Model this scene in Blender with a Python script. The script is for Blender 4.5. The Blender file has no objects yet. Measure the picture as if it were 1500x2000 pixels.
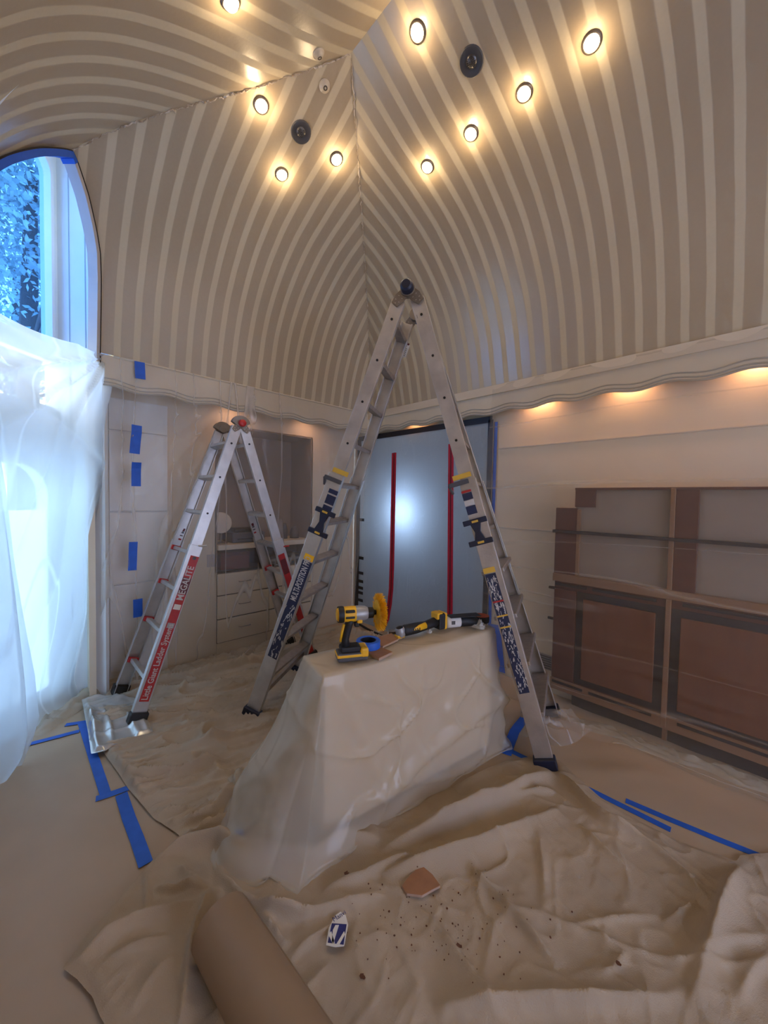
import bpy, math, random
import numpy as np
from mathutils import Vector, Matrix
random.seed(7); np.random.seed(7)
SC = bpy.context.scene
COL = SC.collection

# ---------------------------------------------------------------- camera
CAM = np.array([3.37, -3.0, 1.5])
F_PX, PITCH, YAW, ROLL = 741.97, 0.0355755, -0.0166753, 0.0190726
def _rot(p, y, r):
    cy, sy = math.cos(y), math.sin(y); cp, sp = math.cos(p), math.sin(p); cr, sr = math.cos(r), math.sin(r)
    a = np.array([[cy, -sy, 0], [sy, cy, 0], [0, 0, 1]])
    m = np.array([[1, 0, 0], [0, 0, -1], [0, 1, 0.]]) @ a
    return np.array([[cr, -sr, 0], [sr, cr, 0], [0, 0, 1]]) @ np.array([[1, 0, 0], [0, cp, -sp], [0, sp, cp]]) @ m
_s = 2 ** -.5
CM = _rot(PITCH, YAW, ROLL) @ np.array([[_s, _s, 0], [-_s, _s, 0], [0, 0, 1.]])
cam_d = bpy.data.cameras.new('camera'); cam_o = bpy.data.objects.new('camera', cam_d); COL.objects.link(cam_o)
cam_d.sensor_fit = 'VERTICAL'; cam_d.sensor_height = 36; cam_d.sensor_width = 27; cam_d.lens = F_PX / 2000 * 36
cam_d.clip_start = .02
_m = Matrix.Identity(4)
for _i in range(3):
    _m[_i][0] = CM[0][_i]; _m[_i][1] = -CM[1][_i]; _m[_i][2] = -CM[2][_i]; _m[_i][3] = CAM[_i]
cam_o.matrix_world = _m
SC.camera = cam_o

def ray(px, py): return CM.T @ np.array([(px - 750) / F_PX, (py - 1000) / F_PX, 1.0])
def at_z(px, py, z=0.0): d = ray(px, py); return CAM + (z - CAM[2]) / d[2] * d
def at_x(px, py, x): d = ray(px, py); return CAM + (x - CAM[0]) / d[0] * d
def at_y(px, py, y): d = ray(px, py); return CAM + (y - CAM[1]) / d[1] * d

# ---------------------------------------------------------------- world, light, exposure
SC.view_settings.view_transform = 'Standard'; SC.view_settings.look = 'None'
SC.view_settings.gamma = 1; SC.view_settings.use_curve_mapping = False
SC.view_settings.exposure = 0.22
W = bpy.data.worlds.new('sky'); SC.world = W; W.use_nodes = True
_bg = W.node_tree.nodes['Background']; _bg.inputs[0].default_value = (.72, .86, 1.0, 1); _bg.inputs[1].default_value = 4.6
SC.cycles.max_bounces = 5; SC.cycles.transparent_max_bounces = 10; SC.cycles.diffuse_bounces = 3
SC.cycles.glossy_bounces = 2; SC.cycles.transmission_bounces = 3; SC.cycles.use_adaptive_sampling = True; SC.cycles.adaptive_threshold = .10; SC.cycles.adaptive_min_samples = 16; SC.cycles.sample_clamp_indirect = 4.0
SC.cycles.caustics_reflective = False; SC.cycles.caustics_refractive = False

def light(name, kind, loc, energy, color, direction=None, size=.1, size_y=None, parent=None, **kw):
    d = bpy.data.lights.new(name, kind); d.energy = energy; d.color = color
    if kind == 'AREA':
        d.size = size
        if size_y: d.shape = 'RECTANGLE'; d.size_y = size_y
    else: d.shadow_soft_size = size
    for k, v in kw.items(): setattr(d, k, v)
    o = bpy.data.objects.new(name, d); COL.objects.link(o); o.location = loc
    if direction is not None: o.rotation_euler = Vector(direction).to_track_quat('-Z', 'Y').to_euler()
    if parent: o.parent = parent
    return o
S = 3.34                      # room width: right wall y=0, left wall y=-S, end wall x=XE, back wall x=XB
XE, XB = 6.6, -.22
DD = np.array([-_s, -_s, 0]); EE = np.array([_s, -_s, 0])     # bay: outward / along
GLASS = 2.13
# daylight through the tall windows of the end wall behind the photographer
light('window_daylight', 'AREA', (XE - .05, -1.75, 1.35), 50, (1.0, .87, .70), (-1, 0, 0), 2.4, 2.0)
# daylight falling through the bay window
_p = DD * (GLASS + .25) + EE * 2.36
light('bay_daylight', 'AREA', (_p[0], _p[1], 1.75), 60, (.50, .74, 1.0), (_s, _s, -.1), .95, 3.3, )
bpy.data.objects['bay_daylight'].data.cycles.is_portal = True

# ---------------------------------------------------------------- helpers
class MB:
    def __init__(self): self.v = []; self.f = []
    def add(self, vs, fs):
        n = len(self.v); self.v += [tuple(map(float, p)) for p in vs]; self.f += [tuple(i + n for i in q) for q in fs]; return self
    def box(self, c, s, ax=None):
        c = np.array(c, float); h = np.array(s, float) / 2
        ax = np.eye(3) if ax is None else np.array(ax, float)
        vs = [c + ax[0] * h[0] * i + ax[1] * h[1] * j + ax[2] * h[2] * k for i in (-1, 1) for j in (-1, 1) for k in (-1, 1)]
        return self.add(vs, [(0, 1, 3, 2), (4, 6, 7, 5), (0, 4, 5, 1), (2, 3, 7, 6), (0, 2, 6, 4), (1, 5, 7, 3)])
    def bb(self, a, b):
        a = np.array(a, float); b = np.array(b, float); return self.box((a + b) / 2, np.abs(b - a))
    def bar(self, p0, p1, w, t, wd):                       # box from p0 to p1, width w along wd, thickness t across
        p0 = np.array(p0, float); p1 = np.array(p1, float); d = p1 - p0; L = np.linalg.norm(d); d /= L
        wd = np.array(wd, float); wd = wd - d * (wd @ d); wd /= np.linalg.norm(wd); td = np.cross(d, wd)
        return self.box((p0 + p1) / 2, (L, w, t), (d, wd, td))
    def cyl(self, p0, p1, r0, r1=None, n=16, cap=True):
        p0 = np.array(p0, float); p1 = np.array(p1, float); r1 = r0 if r1 is None else r1
        d = p1 - p0; d /= np.linalg.norm(d); a = np.cross(d, [0, 0, 1.]) if abs(d[2]) < .9 else np.cross(d, [1., 0, 0]); a /= np.linalg.norm(a); b = np.cross(d, a)
        vs = []
        for p, r in ((p0, r0), (p1, r1)):
            for i in range(n): t = 2 * math.pi * i / n; vs.append(p + r * (math.cos(t) * a + math.sin(t) * b))
        fs = [(i, (i + 1) % n, n + (i + 1) % n, n + i) for i in range(n)]
        if cap: fs += [tuple(range(n))[::-1], tuple(range(n, 2 * n))]
        return self.add(vs, fs)
    def tube(self, pts, r, n=8, closed=False, flat=1.0):
        P = np.array(pts, float); m = len(P); vs = []
        up = np.array([0, 0, 1.]); prev = None
        rr = np.full(m, r) if np.isscalar(r) else np.array(r)
        for i in range(m):
            t = P[(i + 1) % m if closed else min(i + 1, m - 1)] - P[i - 1 if (closed or i) else 0]; t /= np.linalg.norm(t) + 1e-12
            if prev is None: a = np.cross(t, up if abs(t[2]) < .95 else np.array([1., 0, 0]))
            else: a = prev - t * (prev @ t)
            a /= np.linalg.norm(a); prev = a; b = np.cross(t, a)
            for k in range(n): q = 2 * math.pi * k / n; vs.append(P[i] + rr[i] * (math.cos(q) * a + flat * math.sin(q) * b))
        fs = [(i % m * n + k, i % m * n + (k + 1) % n, (i + 1) % m * n + (k + 1) % n, (i + 1) % m * n + k) for i in range(m if closed else m - 1) for k in range(n)]
        if not closed: fs += [tuple(range(n))[::-1], tuple(range((m - 1) * n, m * n))]
        return self.add(vs, fs)
    def lathe(self, prof, o, axis, n=24, sx=1.0):            # prof: (radius, height)
        o = np.array(o, float); d = np.array(axis, float); d /= np.linalg.norm(d)
        a = np.cross(d, [0, 0, 1.]) if abs(d[2]) < .9 else np.cross(d, [1., 0, 0]); a /= np.linalg.norm(a); b = np.cross(d, a)
        vs = []
        for r, h in prof:
            for i in range(n): t = 2 * math.pi * i / n; vs.append(o + d * h + r * (math.cos(t) * a * sx + math.sin(t) * b))
        m = len(prof)
        return self.add(vs, [(j * n + i, j * n + (i + 1) % n, (j + 1) * n + (i + 1) % n, (j + 1) * n + i) for j in range(m - 1) for i in range(n)])
    def prism(self, poly, o, ux, uy, depth):                # polygon in (ux,uy) extruded along ux x uy
        o = np.array(o, float); ux = np.array(ux, float); uy = np.array(uy, float); nz = np.cross(ux, uy)
        n = len(poly); vs = [o + ux * p[0] + uy * p[1] for p in poly]; vs += [v + nz * depth for v in vs]
        return self.add(vs, [tuple(range(n))[::-1], tuple(range(n, 2 * n))] + [(i, (i + 1) % n, n + (i + 1) % n, n + i) for i in range(n)])
    def build(self, name, m, parent=None, smooth=False, bevel=0, solid=0, sub=0):
        me = bpy.data.meshes.new(name); me.from_pydata(self.v, [], self.f); me.update()
        o = bpy.data.objects.new(name, me); COL.objects.link(o)
        if m is not None: me.materials.append(m)
        if smooth: me.polygons.foreach_set('use_smooth', [True] * len(me.polygons))
        if smooth == 'auto' and hasattr(me, 'set_sharp_from_angle'): me.set_sharp_from_angle(angle=math.radians(38))
        if bevel: b = o.modifiers.new('bevel', 'BEVEL'); b.width = bevel; b.segments = 2; b.limit_method = 'ANGLE'
        if solid: b = o.modifiers.new('solid', 'SOLIDIFY'); b.thickness = solid; b.offset = 0
        if sub: b = o.modifiers.new('sub', 'SUBSURF'); b.levels = sub; b.render_levels = sub
        if parent: o.parent = parent
        return o
def tag(o, label, cat, group=None):
    o['label'] = label; o['category'] = cat
    if group: o['group'] = group
    return o
def struct(o, label=None):
    o['kind'] = 'structure'
    if label: o['label'] = label
    return o
def empty(name, loc=(0, 0, 0), rz=0):
    o = bpy.data.objects.new(name, None); COL.objects.link(o); o.location = loc; o.rotation_euler = (0, 0, rz); o.empty_display_size = .05; return o
def world_child(o, parent):                                   # parent keeping world position
    bpy.context.view_layer.update(); o.parent = parent; o.matrix_parent_inverse = parent.matrix_world.inverted(); return o

def hsh(ix, iy, s): h = np.sin(ix * 127.1 + iy * 311.7 + s * 74.7) * 43758.5453; return h - np.floor(h)
def vn(x, y, s=0):
    x = np.asarray(x, float); y = np.asarray(y, float)
    ix, iy = np.floor(x), np.floor(y); fx, fy = x - ix, y - iy; fx = fx * fx * fx * (fx * (6 * fx - 15) + 10); fy = fy * fy * fy * (fy * (6 * fy - 15) + 10)
    return (hsh(ix, iy, s) * (1 - fx) + hsh(ix + 1, iy, s) * fx) * (1 - fy) + (hsh(ix, iy + 1, s) * (1 - fx) + hsh(ix + 1, iy + 1, s) * fx) * fy
def ridge(x, y, s=0, p=2.0): return (1 - np.abs(2 * vn(x, y, s) - 1)) ** p
def sstep(a, b, x): t = np.clip((x - a) / (b - a), 0, 1); return t * t * (3 - 2 * t)
def grid(name, nu, nv, fn, m, parent=None, solid=0, smooth=True):
    u, v = np.meshgrid(np.linspace(0, 1, nu), np.linspace(0, 1, nv)); P = fn(u, v); P = np.stack(P, -1).reshape(-1, 3)
    idx = np.arange(nu * nv).reshape(nv, nu)
    fs = np.stack([idx[:-1, :-1], idx[:-1, 1:], idx[1:, 1:], idx[1:, :-1]], -1).reshape(-1, 4)
    b = MB(); b.v = P.tolist(); b.f = fs.tolist()
    return b.build(name, m, parent, smooth=smooth, solid=solid)
def text_mesh(txt, size, m, origin, xd, yd, parent=None, name='lettering', squash=1.0, bold=0.0):
    cu = bpy.data.curves.new('t', 'FONT'); cu.body = txt; cu.size = size; cu.extrude = .0002; cu.offset = bold; cu.align_y = 'CENTER'; cu.resolution_u = 2
    t = bpy.data.objects.new('t', cu); COL.objects.link(t); dg = bpy.context.evaluated_depsgraph_get()
    me = bpy.data.meshes.new_from_object(t.evaluated_get(dg)); bpy.data.objects.remove(t)
    xd = np.array(xd, float) / np.linalg.norm(xd); yd = np.array(yd, float); yd = yd - xd * (xd @ yd); yd /= np.linalg.norm(yd); zd = np.cross(xd, yd)
    mt = Matrix.Identity(4)
    for i in range(3): mt[i][0] = xd[i] * squash; mt[i][1] = yd[i]; mt[i][2] = zd[i]; mt[i][3] = origin[i]
    me.transform(mt); me.materials.clear(); me.materials.append(m)
    o = bpy.data.objects.new(name, me); COL.objects.link(o)
    if parent: o.parent = parent
    return o

# ---------------------------------------------------------------- materials
def lin(*c):
    c = [x / 255 for x in c]; return tuple(x / 12.92 if x <= .04045 else ((x + .055) / 1.055) ** 2.4 for x in c) + (1,)
def mat(name, col, rough=.6, metal=0., var=0., vscale=8., bump=0., bscale=60., spec=.5, stretch=None, emit=None, estr=0., col2=None):
    m = bpy.data.materials.new(name); m.use_nodes = True; nt = m.node_tree; b = nt.nodes['Principled BSDF']
    b.inputs['Base Color'].default_value = col; b.inputs['Roughness'].default_value = rough; b.inputs['Metallic'].default_value = metal
    b.inputs['Specular IOR Level'].default_value = spec
    tc = nt.nodes.new('ShaderNodeTexCoord'); mp = nt.nodes.new('ShaderNodeMapping'); nt.links.new(tc.outputs['Object'], mp.inputs[0])
    if stretch: mp.inputs['Scale'].default_value = stretch
    if var or col2:
        n = nt.nodes.new('ShaderNodeTexNoise'); n.inputs['Scale'].default_value = vscale; n.inputs['Detail'].default_value = 3; nt.links.new(mp.outputs[0], n.inputs['Vector'])
        r = nt.nodes.new('ShaderNodeValToRGB'); r.color_ramp.elements[0].position = .3; r.color_ramp.elements[1].position = .7
        c2 = col2 or tuple(min(1, x * (1 + var)) for x in col[:3]) + (1,)
        r.color_ramp.elements[0].color = tuple(x * (1 - var) for x in col[:3]) + (1,); r.color_ramp.elements[1].color = c2
        nt.links.new(n.outputs[0], r.inputs[0]); nt.links.new(r.outputs[0], b.inputs['Base Color'])
    if bump:
        n = nt.nodes.new('ShaderNodeTexNoise'); n.inputs['Scale'].default_value = bscale; n.inputs['Detail'].default_value = 2; nt.links.new(mp.outputs[0], n.inputs['Vector'])
        bp = nt.nodes.new('ShaderNodeBump'); bp.inputs['Strength'].default_value = bump; bp.inputs['Distance'].default_value = .01
        nt.links.new(n.outputs[0], bp.inputs['Height']); nt.links.new(bp.outputs[0], b.inputs['Normal'])
    if emit: b.inputs['Emission Color'].default_value = emit; b.inputs['Emission Strength'].default_value = estr
    return m
def film(name, fac, tint=(.8, .8, .8, 1), trans=.4, rough=.28, streak=.25, vscale=(6, 6, 1.2), bump=.35, bs=7., cs=1.2):
    """thin polythene: partly clear, partly milky, with a soft sheen"""
    m = bpy.data.materials.new(name); m.use_nodes = True; nt = m.node_tree; N = nt.nodes; L = nt.links
    b = N['Principled BSDF']; b.inputs['Base Color'].default_value = tint; b.inputs['Roughness'].default_value = rough; b.inputs['Specular IOR Level'].default_value = .6
    tl = N.new('ShaderNodeBsdfTranslucent'); tl.inputs[0].default_value = tint
    m1 = N.new('ShaderNodeMixShader'); m1.inputs[0].default_value = trans; L.new(b.outputs[0], m1.inputs[1]); L.new(tl.outputs[0], m1.inputs[2])
    tr = N.new('ShaderNodeBsdfTransparent'); m2 = N.new('ShaderNodeMixShader')
    tc = N.new('ShaderNodeTexCoord'); mp = N.new('ShaderNodeMapping'); mp.inputs['Scale'].default_value = vscale; L.new(tc.outputs['Object'], mp.inputs[0])
    def crease(scale, width, dist):
        n = N.new('ShaderNodeTexNoise'); n.inputs['Scale'].default_value = scale; n.inputs['Detail'].default_value = 1.0; n.inputs['Roughness'].default_value = .5; L.new(mp.outputs[0], n.inputs[0])
        q = N.new('ShaderNodeMath'); q.operation = 'SUBTRACT'; L.new(n.outputs[0], q.inputs[0]); q.inputs[1].default_value = .5
        a = N.new('ShaderNodeMath'); a.operation = 'ABSOLUTE'; L.new(q.outputs[0], a.inputs[0])
        r = N.new('ShaderNodeMapRange'); r.interpolation_type = 'SMOOTHSTEP'; r.inputs[1].default_value = 0; r.inputs[2].default_value = width; r.inputs[3].default_value = 1; r.inputs[4].default_value = 0; L.new(a.outputs[0], r.inputs[0])
        return r.outputs[0]
    c1 = crease(cs, .016, .08); c2 = crease(bs, .06, .1)
    n3 = N.new('ShaderNodeTexNoise'); n3.inputs['Scale'].default_value = .7; n3.inputs['Detail'].default_value = 0; L.new(mp.outputs[0], n3.inputs[0])
    g = N.new('ShaderNodeMath'); g.operation = 'MULTIPLY'; L.new(c1, g.inputs[0]); L.new(n3.outputs[0], g.inputs[1])
    r = N.new('ShaderNodeMath'); r.operation = 'MULTIPLY_ADD'; L.new(g.outputs[0], r.inputs[0]); r.inputs[1].default_value = streak * 1.6; r.inputs[2].default_value = fac; r.use_clamp = True
    L.new(r.outputs[0], m2.inputs[0]); L.new(tr.outputs[0], m2.inputs[1]); L.new(m1.outputs[0], m2.inputs[2])
    ad = N.new('ShaderNodeMath'); ad.operation = 'ADD'; L.new(c2, ad.inputs[0]); L.new(c1, ad.inputs[1])
    bp = N.new('ShaderNodeBump'); bp.inputs['Strength'].default_value = bump; bp.inputs['Distance'].default_value = .02; L.new(ad.outputs[0], bp.inputs['Height']); L.new(bp.outputs[0], b.inputs['Normal'])
    L.new(m2.outputs[0], N['Material Output'].inputs[0])
    return m
PITCH_S, PHASE = .1165, .031
def striped(name, axis, sheen=1.0, satin=.30):
    """old wallpaper stripes: wide satin bands, narrow pale matt bands"""
    m = bpy.data.materials.new(name); m.use_nodes = True; nt = m.node_tree; N = nt.nodes; L = nt.links; b = N['Principled BSDF']
    tc = N.new('ShaderNodeTexCoord'); sx = N.new('ShaderNodeSeparateXYZ'); L.new(tc.outputs['Object'], sx.inputs[0])
    def mth(op, a, v=None, c=None):
        q = N.new('ShaderNodeMath'); q.operation = op
        for i, x in enumerate((a, v, c)):
            if x is None: continue
            if isinstance(x, (int, float)): q.inputs[i].default_value = x
            else: L.new(x, q.inputs[i])
        return q.outputs[0]
    n0 = N.new('ShaderNodeTexNoise'); n0.inputs['Scale'].default_value = 3.; n0.inputs['Detail'].default_value = 1; L.new(tc.outputs['Object'], n0.inputs[0])
    c = sx.outputs[axis]
    if axis == 1: c = mth('MULTIPLY', c, -1.0)
    c = mth('ADD', c, mth('MULTIPLY', mth('SUBTRACT', n0.outputs[0], .5), .010))
    t = mth('DIVIDE', mth('SUBTRACT', c, PHASE - PITCH_S / 2), PITCH_S); t = mth('FRACT', t)
    d = mth('ABSOLUTE', mth('SUBTRACT', t, .5))                   # 0 at the pale band's centre
    k = mth('SMOOTH_MIN', mth('MULTIPLY', mth('MAXIMUM', mth('SUBTRACT', d, .155), 0.), 22.), 1., .05); k = mth('MINIMUM', k, 1.)   # 0 pale .. 1 wide
    n1 = N.new('ShaderNodeTexNoise'); n1.inputs['Scale'].default_value = 1.7; n1.inputs['Detail'].default_value = 2; L.new(tc.outputs['Object'], n1.inputs[0])
    n2 = N.new('ShaderNodeTexNoise'); n2.inputs['Scale'].default_value = 60; n2.inputs['Detail'].default_value = 2; L.new(tc.outputs['Object'], n2.inputs[0])
    mx = N.new('ShaderNodeMix'); mx.data_type = 'RGBA'; L.new(k, mx.inputs['Factor']); mx.inputs['A'].default_value = lin(205, 190, 160); mx.inputs['B'].default_value = lin(176, 158, 130)
    mv = N.new('ShaderNodeMix'); mv.data_type = 'RGBA'; mv.blend_type = 'MULTIPLY'; mv.inputs['Factor'].default_value = 1; L.new(mx.outputs['Result'], mv.inputs['A'])
    rr = N.new('ShaderNodeMapRange'); rr.inputs[1].default_value = .3; rr.inputs[2].default_value = .7; rr.inputs[3].default_value = .93; rr.inputs[4].default_value = 1.04; L.new(mth('ADD', mth('MULTIPLY', n1.outputs[0], .75), mth('MULTIPLY', n2.outputs[0], .25)), rr.inputs[0])
    cb = N.new('ShaderNodeCombineColor'); [L.new(rr.outputs[0], cb.inputs[i]) for i in range(3)]; L.new(cb.outputs[0], mv.inputs['B'])
    L.new(mv.outputs['Result'], b.inputs['Base Color'])
    ro = N.new('ShaderNodeMapRange'); ro.inputs[3].default_value = .8; ro.inputs[4].default_value = satin; L.new(k, ro.inputs[0]); L.new(ro.outputs[0], b.inputs['Roughness'])
    sp = N.new('ShaderNodeMapRange'); sp.inputs[3].default_value = .15; sp.inputs[4].default_value = sheen; L.new(k, sp.inputs[0]); L.new(sp.outputs[0], b.inputs['Specular IOR Level'])
    b.inputs['IOR'].default_value = 1.7
    bp = N.new('ShaderNodeBump'); bp.inputs['Strength'].default_value = .12; bp.inputs['Distance'].default_value = .004; L.new(n2.outputs[0], bp.inputs['Height']); L.new(bp.outputs[0], b.inputs['Normal'])
    return m

M = {}
M['wall'] = mat('cream_paint', lin(216, 200, 174), .55, var=.03, vscale=3, bump=.05)
M['valance'] = mat('cream_valance', lin(214, 200, 174), .5, var=.03, vscale=6)
M['bead'] = mat('valance_bead', lin(176, 168, 152), .5)
M['white'] = mat('white_joinery', lin(228, 226, 220), .45, var=.02)
M['jamb'] = mat('white_reveal', lin(224, 228, 228), .5, var=.02)
M['casing'] = mat('primed_casing', lin(196, 190, 184), .6, var=.04)
M['kraft'] = mat('kraft_paper', lin(174, 152, 126), .5, var=.07, vscale=2.2, bump=.15, bscale=9, spec=.4)
M['kraftroll'] = mat('kraft_roll', lin(146, 122, 96), .55, var=.05, vscale=5, spec=.35)
M['canvas'] = mat('canvas_cloth', lin(176, 160, 140), .9, var=.07, vscale=5, bump=.25, bscale=260, spec=.1)
M['canvas2'] = mat('canvas_cloth_tan', lin(172, 154, 132), .9, var=.08, vscale=4, bump=.25, bscale=260, spec=.1)
M['blue'] = mat('blue_tape', lin(34, 92, 190), .6, var=.08, vscale=20)
M['navytape'] = mat('black_tape', lin(24, 25, 34), .45)
M['red'] = mat('red_zipper', lin(186, 24, 50), .5, var=.08, vscale=30)
M['alu'] = mat('aluminium', lin(205, 203, 200), .38, .85, var=.08, vscale=14, bump=.05, bscale=120)
M['alu2'] = mat('worn_aluminium', lin(196, 188, 178), .45, .75, var=.14, vscale=9, bump=.1, bscale=90)
M['rung'] = mat('rung_metal', lin(170, 160, 152), .5, .7, var=.1, vscale=30)
M['steel'] = mat('hinge_steel', lin(140, 130, 118), .45, .8, var=.1, vscale=20)
M['black'] = mat('black_rubber', lin(22, 22, 24), .6)
M['navy'] = mat('navy_plastic', lin(20, 26, 48), .5)
M['redp'] = mat('red_plastic', lin(190, 42, 44), .4)
M['redlabel'] = mat('red_label', lin(172, 40, 40), .45, var=.1, vscale=30)
M['darkred'] = mat('dark_red_label', lin(92, 22, 30), .45)
M['navylabel'] = mat('worn_navy_label', lin(28, 36, 66), .5, var=.1, vscale=60)
M['worn'] = mat('label_wear', lin(196, 190, 182), .6)
M['yel'] = mat('tool_yellow', lin(236, 176, 26), .45, var=.05, vscale=20)
M['yeltape'] = mat('yellow_band', lin(214, 168, 60), .5)
M['brush'] = mat('brush_bristle', lin(246, 178, 16), .55, var=.12, vscale=60)
M['grey'] = mat('tool_grey', lin(160, 158, 156), .4, .3)
M['wood'] = mat('red_brown_wood', lin(86, 48, 33), .5, var=.12, vscale=3, stretch=(1, 1, 6))
M['wood2'] = mat('brown_panel', lin(108, 64, 38), .5, var=.1, vscale=3, stretch=(6, 6, 1))
M['woodlight'] = mat('tan_stile', lin(134, 100, 72), .5, var=.06, vscale=4)
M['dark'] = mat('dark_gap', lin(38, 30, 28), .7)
M['shelfback'] = mat('grey_beige_back', lin(142, 126, 110), .6, var=.04)
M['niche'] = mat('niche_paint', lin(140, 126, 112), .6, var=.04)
M['carton'] = mat('beige_cover_paper', lin(214, 190, 156), .7, var=.05, vscale=5, bump=.2, bscale=12)
M['lampglass'] = mat('lit_lens', lin(255, 240, 210), .4, emit=(1.0, .74, .40, 1), estr=16.)
M['ring'] = mat('lamp_ring', lin(96, 88, 80), .45, .5)
M['grille'] = mat('dark_grille', lin(78, 76, 78), .5, .1)
M['leaf'] = mat('leaf', lin(138, 160, 160), .6, var=.25, vscale=4, col2=lin(176, 196, 186))
M['bark'] = mat('bark', lin(90, 76, 66), .9, var=.2, vscale=20, bump=.5)
M['rust'] = mat('rust_flake', lin(98, 62, 44), .9, var=.2, vscale=60)
M['plaster'] = mat('drywall_scrap', lin(176, 146, 124), .9, var=.06, vscale=30)
M['boardbrown'] = mat('brown_scrap', lin(152, 108, 76), .85, var=.08, vscale=25)
M['paperwhite'] = mat('white_paper', lin(222, 216, 206), .8)
M['logo'] = mat('logo_blue', lin(36, 40, 104), .7)
M['hall'] = mat('hall_grey', lin(110, 112, 118), .8)
M['film'] = film('clear_plastic_film', .24, lin(226, 218, 208), trans=.3, rough=.2, streak=.36, vscale=(3.2, 3.2, .16), bump=.3, bs=2.6)
M['filmR'] = film('plastic_film_long_creases', .13, lin(222, 206, 186), trans=.3, rough=.2, vscale=(.20, 2.2, 3.2), streak=.24, bump=.3, bs=3)
M['filmW'] = film('milky_plastic_film', .74, lin(228, 234, 240), trans=.72, rough=.3, streak=.20, vscale=(2, 2, .4), bump=.2, bs=2.5)
M['filmD'] = film('taped_plastic_door', .97, lin(172, 174, 178), trans=.45, rough=.3, streak=.05, bump=.15)
M['filmI'] = film('crinkled_plastic_drape', .52, lin(230, 220, 200), trans=.4, rough=.2, streak=.0, vscale=(1.2, 1.2, .8), bump=.25, bs=3.)
M['silver'] = mat('silvery_polythene', lin(206, 206, 202), .24, .55, var=.05, vscale=6)
M['filmS'] = film('silvery_plastic_sheet', .86, lin(222, 220, 214), trans=.2, rough=.16, streak=.1, bump=.3)
_g = bpy.data.materials.new('tinted_window_glass'); _g.use_nodes = True; _nt = _g.node_tree
_tr = _nt.nodes.new('ShaderNodeBsdfTransparent'); _tr.inputs[0].default_value = (.37, .63, 1.0, 1)
_gl = _nt.nodes.new('ShaderNodeBsdfGlossy'); _gl.inputs['Roughness'].default_value = .03
_mx = _nt.nodes.new('ShaderNodeMixShader'); _mx.inputs[0].default_value = .05
_nt.links.new(_tr.outputs[0], _mx.inputs[1]); _nt.links.new(_gl.outputs[0], _mx.inputs[2]); _nt.links.new(_mx.outputs[0], _nt.nodes['Material Output'].inputs[0])
M['glass'] = _g
M['clearglass'] = _g.copy(); M['clearglass'].name = 'clear_window_glass'
[n for n in M['clearglass'].node_tree.nodes if n.type == 'BSDF_TRANSPARENT'][0].inputs[0].default_value = (.78, .90, 1.0, 1)

# ================================================================ SETTING
def fz(k): return np.interp(k, KZ[:, 0], KZ[:, 1])
_raw = np.array([(.08, 2.47), (.16, 2.80), (.264, 3.04), (.381, 3.205), (.497, 3.325), (.614, 3.42), (.73, 3.495), (.847, 3.555), (.963, 3.605), (1.079, 3.65), (1.196, 3.69), (1.312, 3.735), (1.5, 3.82), (1.67, 3.91)])
def catmull(P, n):
    out = []
    for i in range(len(P) - 1):
        p0, p1, p2, p3 = P[max(i - 1, 0)], P[i], P[i + 1], P[min(i + 2, len(P) - 1)]
        for j in range(n):
            t = j / n; out.append(.5 * (2 * p1 + (p2 - p0) * t + (2 * p0 - 5 * p1 + 4 * p2 - p3) * t * t + (3 * p1 - p0 - 3 * p2 + p3) * t ** 3))
    out.append(P[-1]); return np.array(out)
KZ = catmull(_raw, 5)
HALF = S / 2
ARCH = np.array([(.08, .749), (.14, .747), (.199, .742), (.265, .730), (.334, .702), (.439, .653), (.537, .596), (.571, .571)])   # vault run k -> distance from the corner
def arch_e(k): return np.where(k < .571, np.interp(k, ARCH[:, 0], ARCH[:, 1]), k)

fl = MB().bb((-1.6, -4.6, -.05), (XE + .2, .3, 0)).build('floor', mat('floor_boards', lin(120, 92, 70), .5, var=.1)); struct(fl)
def wave(x, y): return .0022 + .004 * vn(x * 1.3 + 3, y * 2.4, 3) + .007 * vn((x + y) * 1.0, (x - y) * 7, 5)
def paper(x0, x1, y0, y1, dz, n):
    return grid('kraft_paper_sheet', n, n, lambda u, v: (x0 + (x1 - x0) * u, y0 + (y1 - y0) * v, wave(x0 + (x1 - x0) * u, y0 + (y1 - y0) * v) + dz), M['kraft'])
tag(paper(-.9, 5.6, -3.33, -2.0, .0, 110), 'brown kraft paper covering the floor on the window side', 'floor paper')
tag(paper(-.2, 5.6, -2.04, -.02, .003, 110), 'brown kraft paper covering the floor before the wooden cabinets', 'floor paper')

w = MB()
w.bb((1.60, 0, 0), (XE, .12, 2.6)).bb((XB - .12, 0, 2.17), (1.60, .12, 2.6)).bb((XB - .12, 0, 0), (-.12, .12, 2.17))
w.bb((XB, -.10, 2.40), (XE, 0, 2.47))
struct(w.build('wall_right', M['wall']))
w = MB(); ny0, ny1, nz0, nz1 = -1.68, -.65, .775, 2.15
w.bb((XB - .12, -2.62, 0), (XB, ny0, 2.6)).bb((XB - .12, ny1, 0), (XB, 0, 2.6)).bb((XB - .12, ny0, nz1), (XB, ny1, 2.6)).bb((XB - .12, ny0, 0), (XB, ny1, nz0))
w.bb((XB, -2.62, 2.40), (.06, 0, 2.47)).bb((XB, -2.64, 0), (.0, -2.60, 2.47))
struct(w.build('wall_back', M['wall']))
w = MB(); w.bb((.76, -S - .1, 0), (XE, -S, 2.6)); w.bb((.76, -S, 2.40), (XE, -S + .08, 2.47)); struct(w.build('wall_left', M['wall']))
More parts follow.
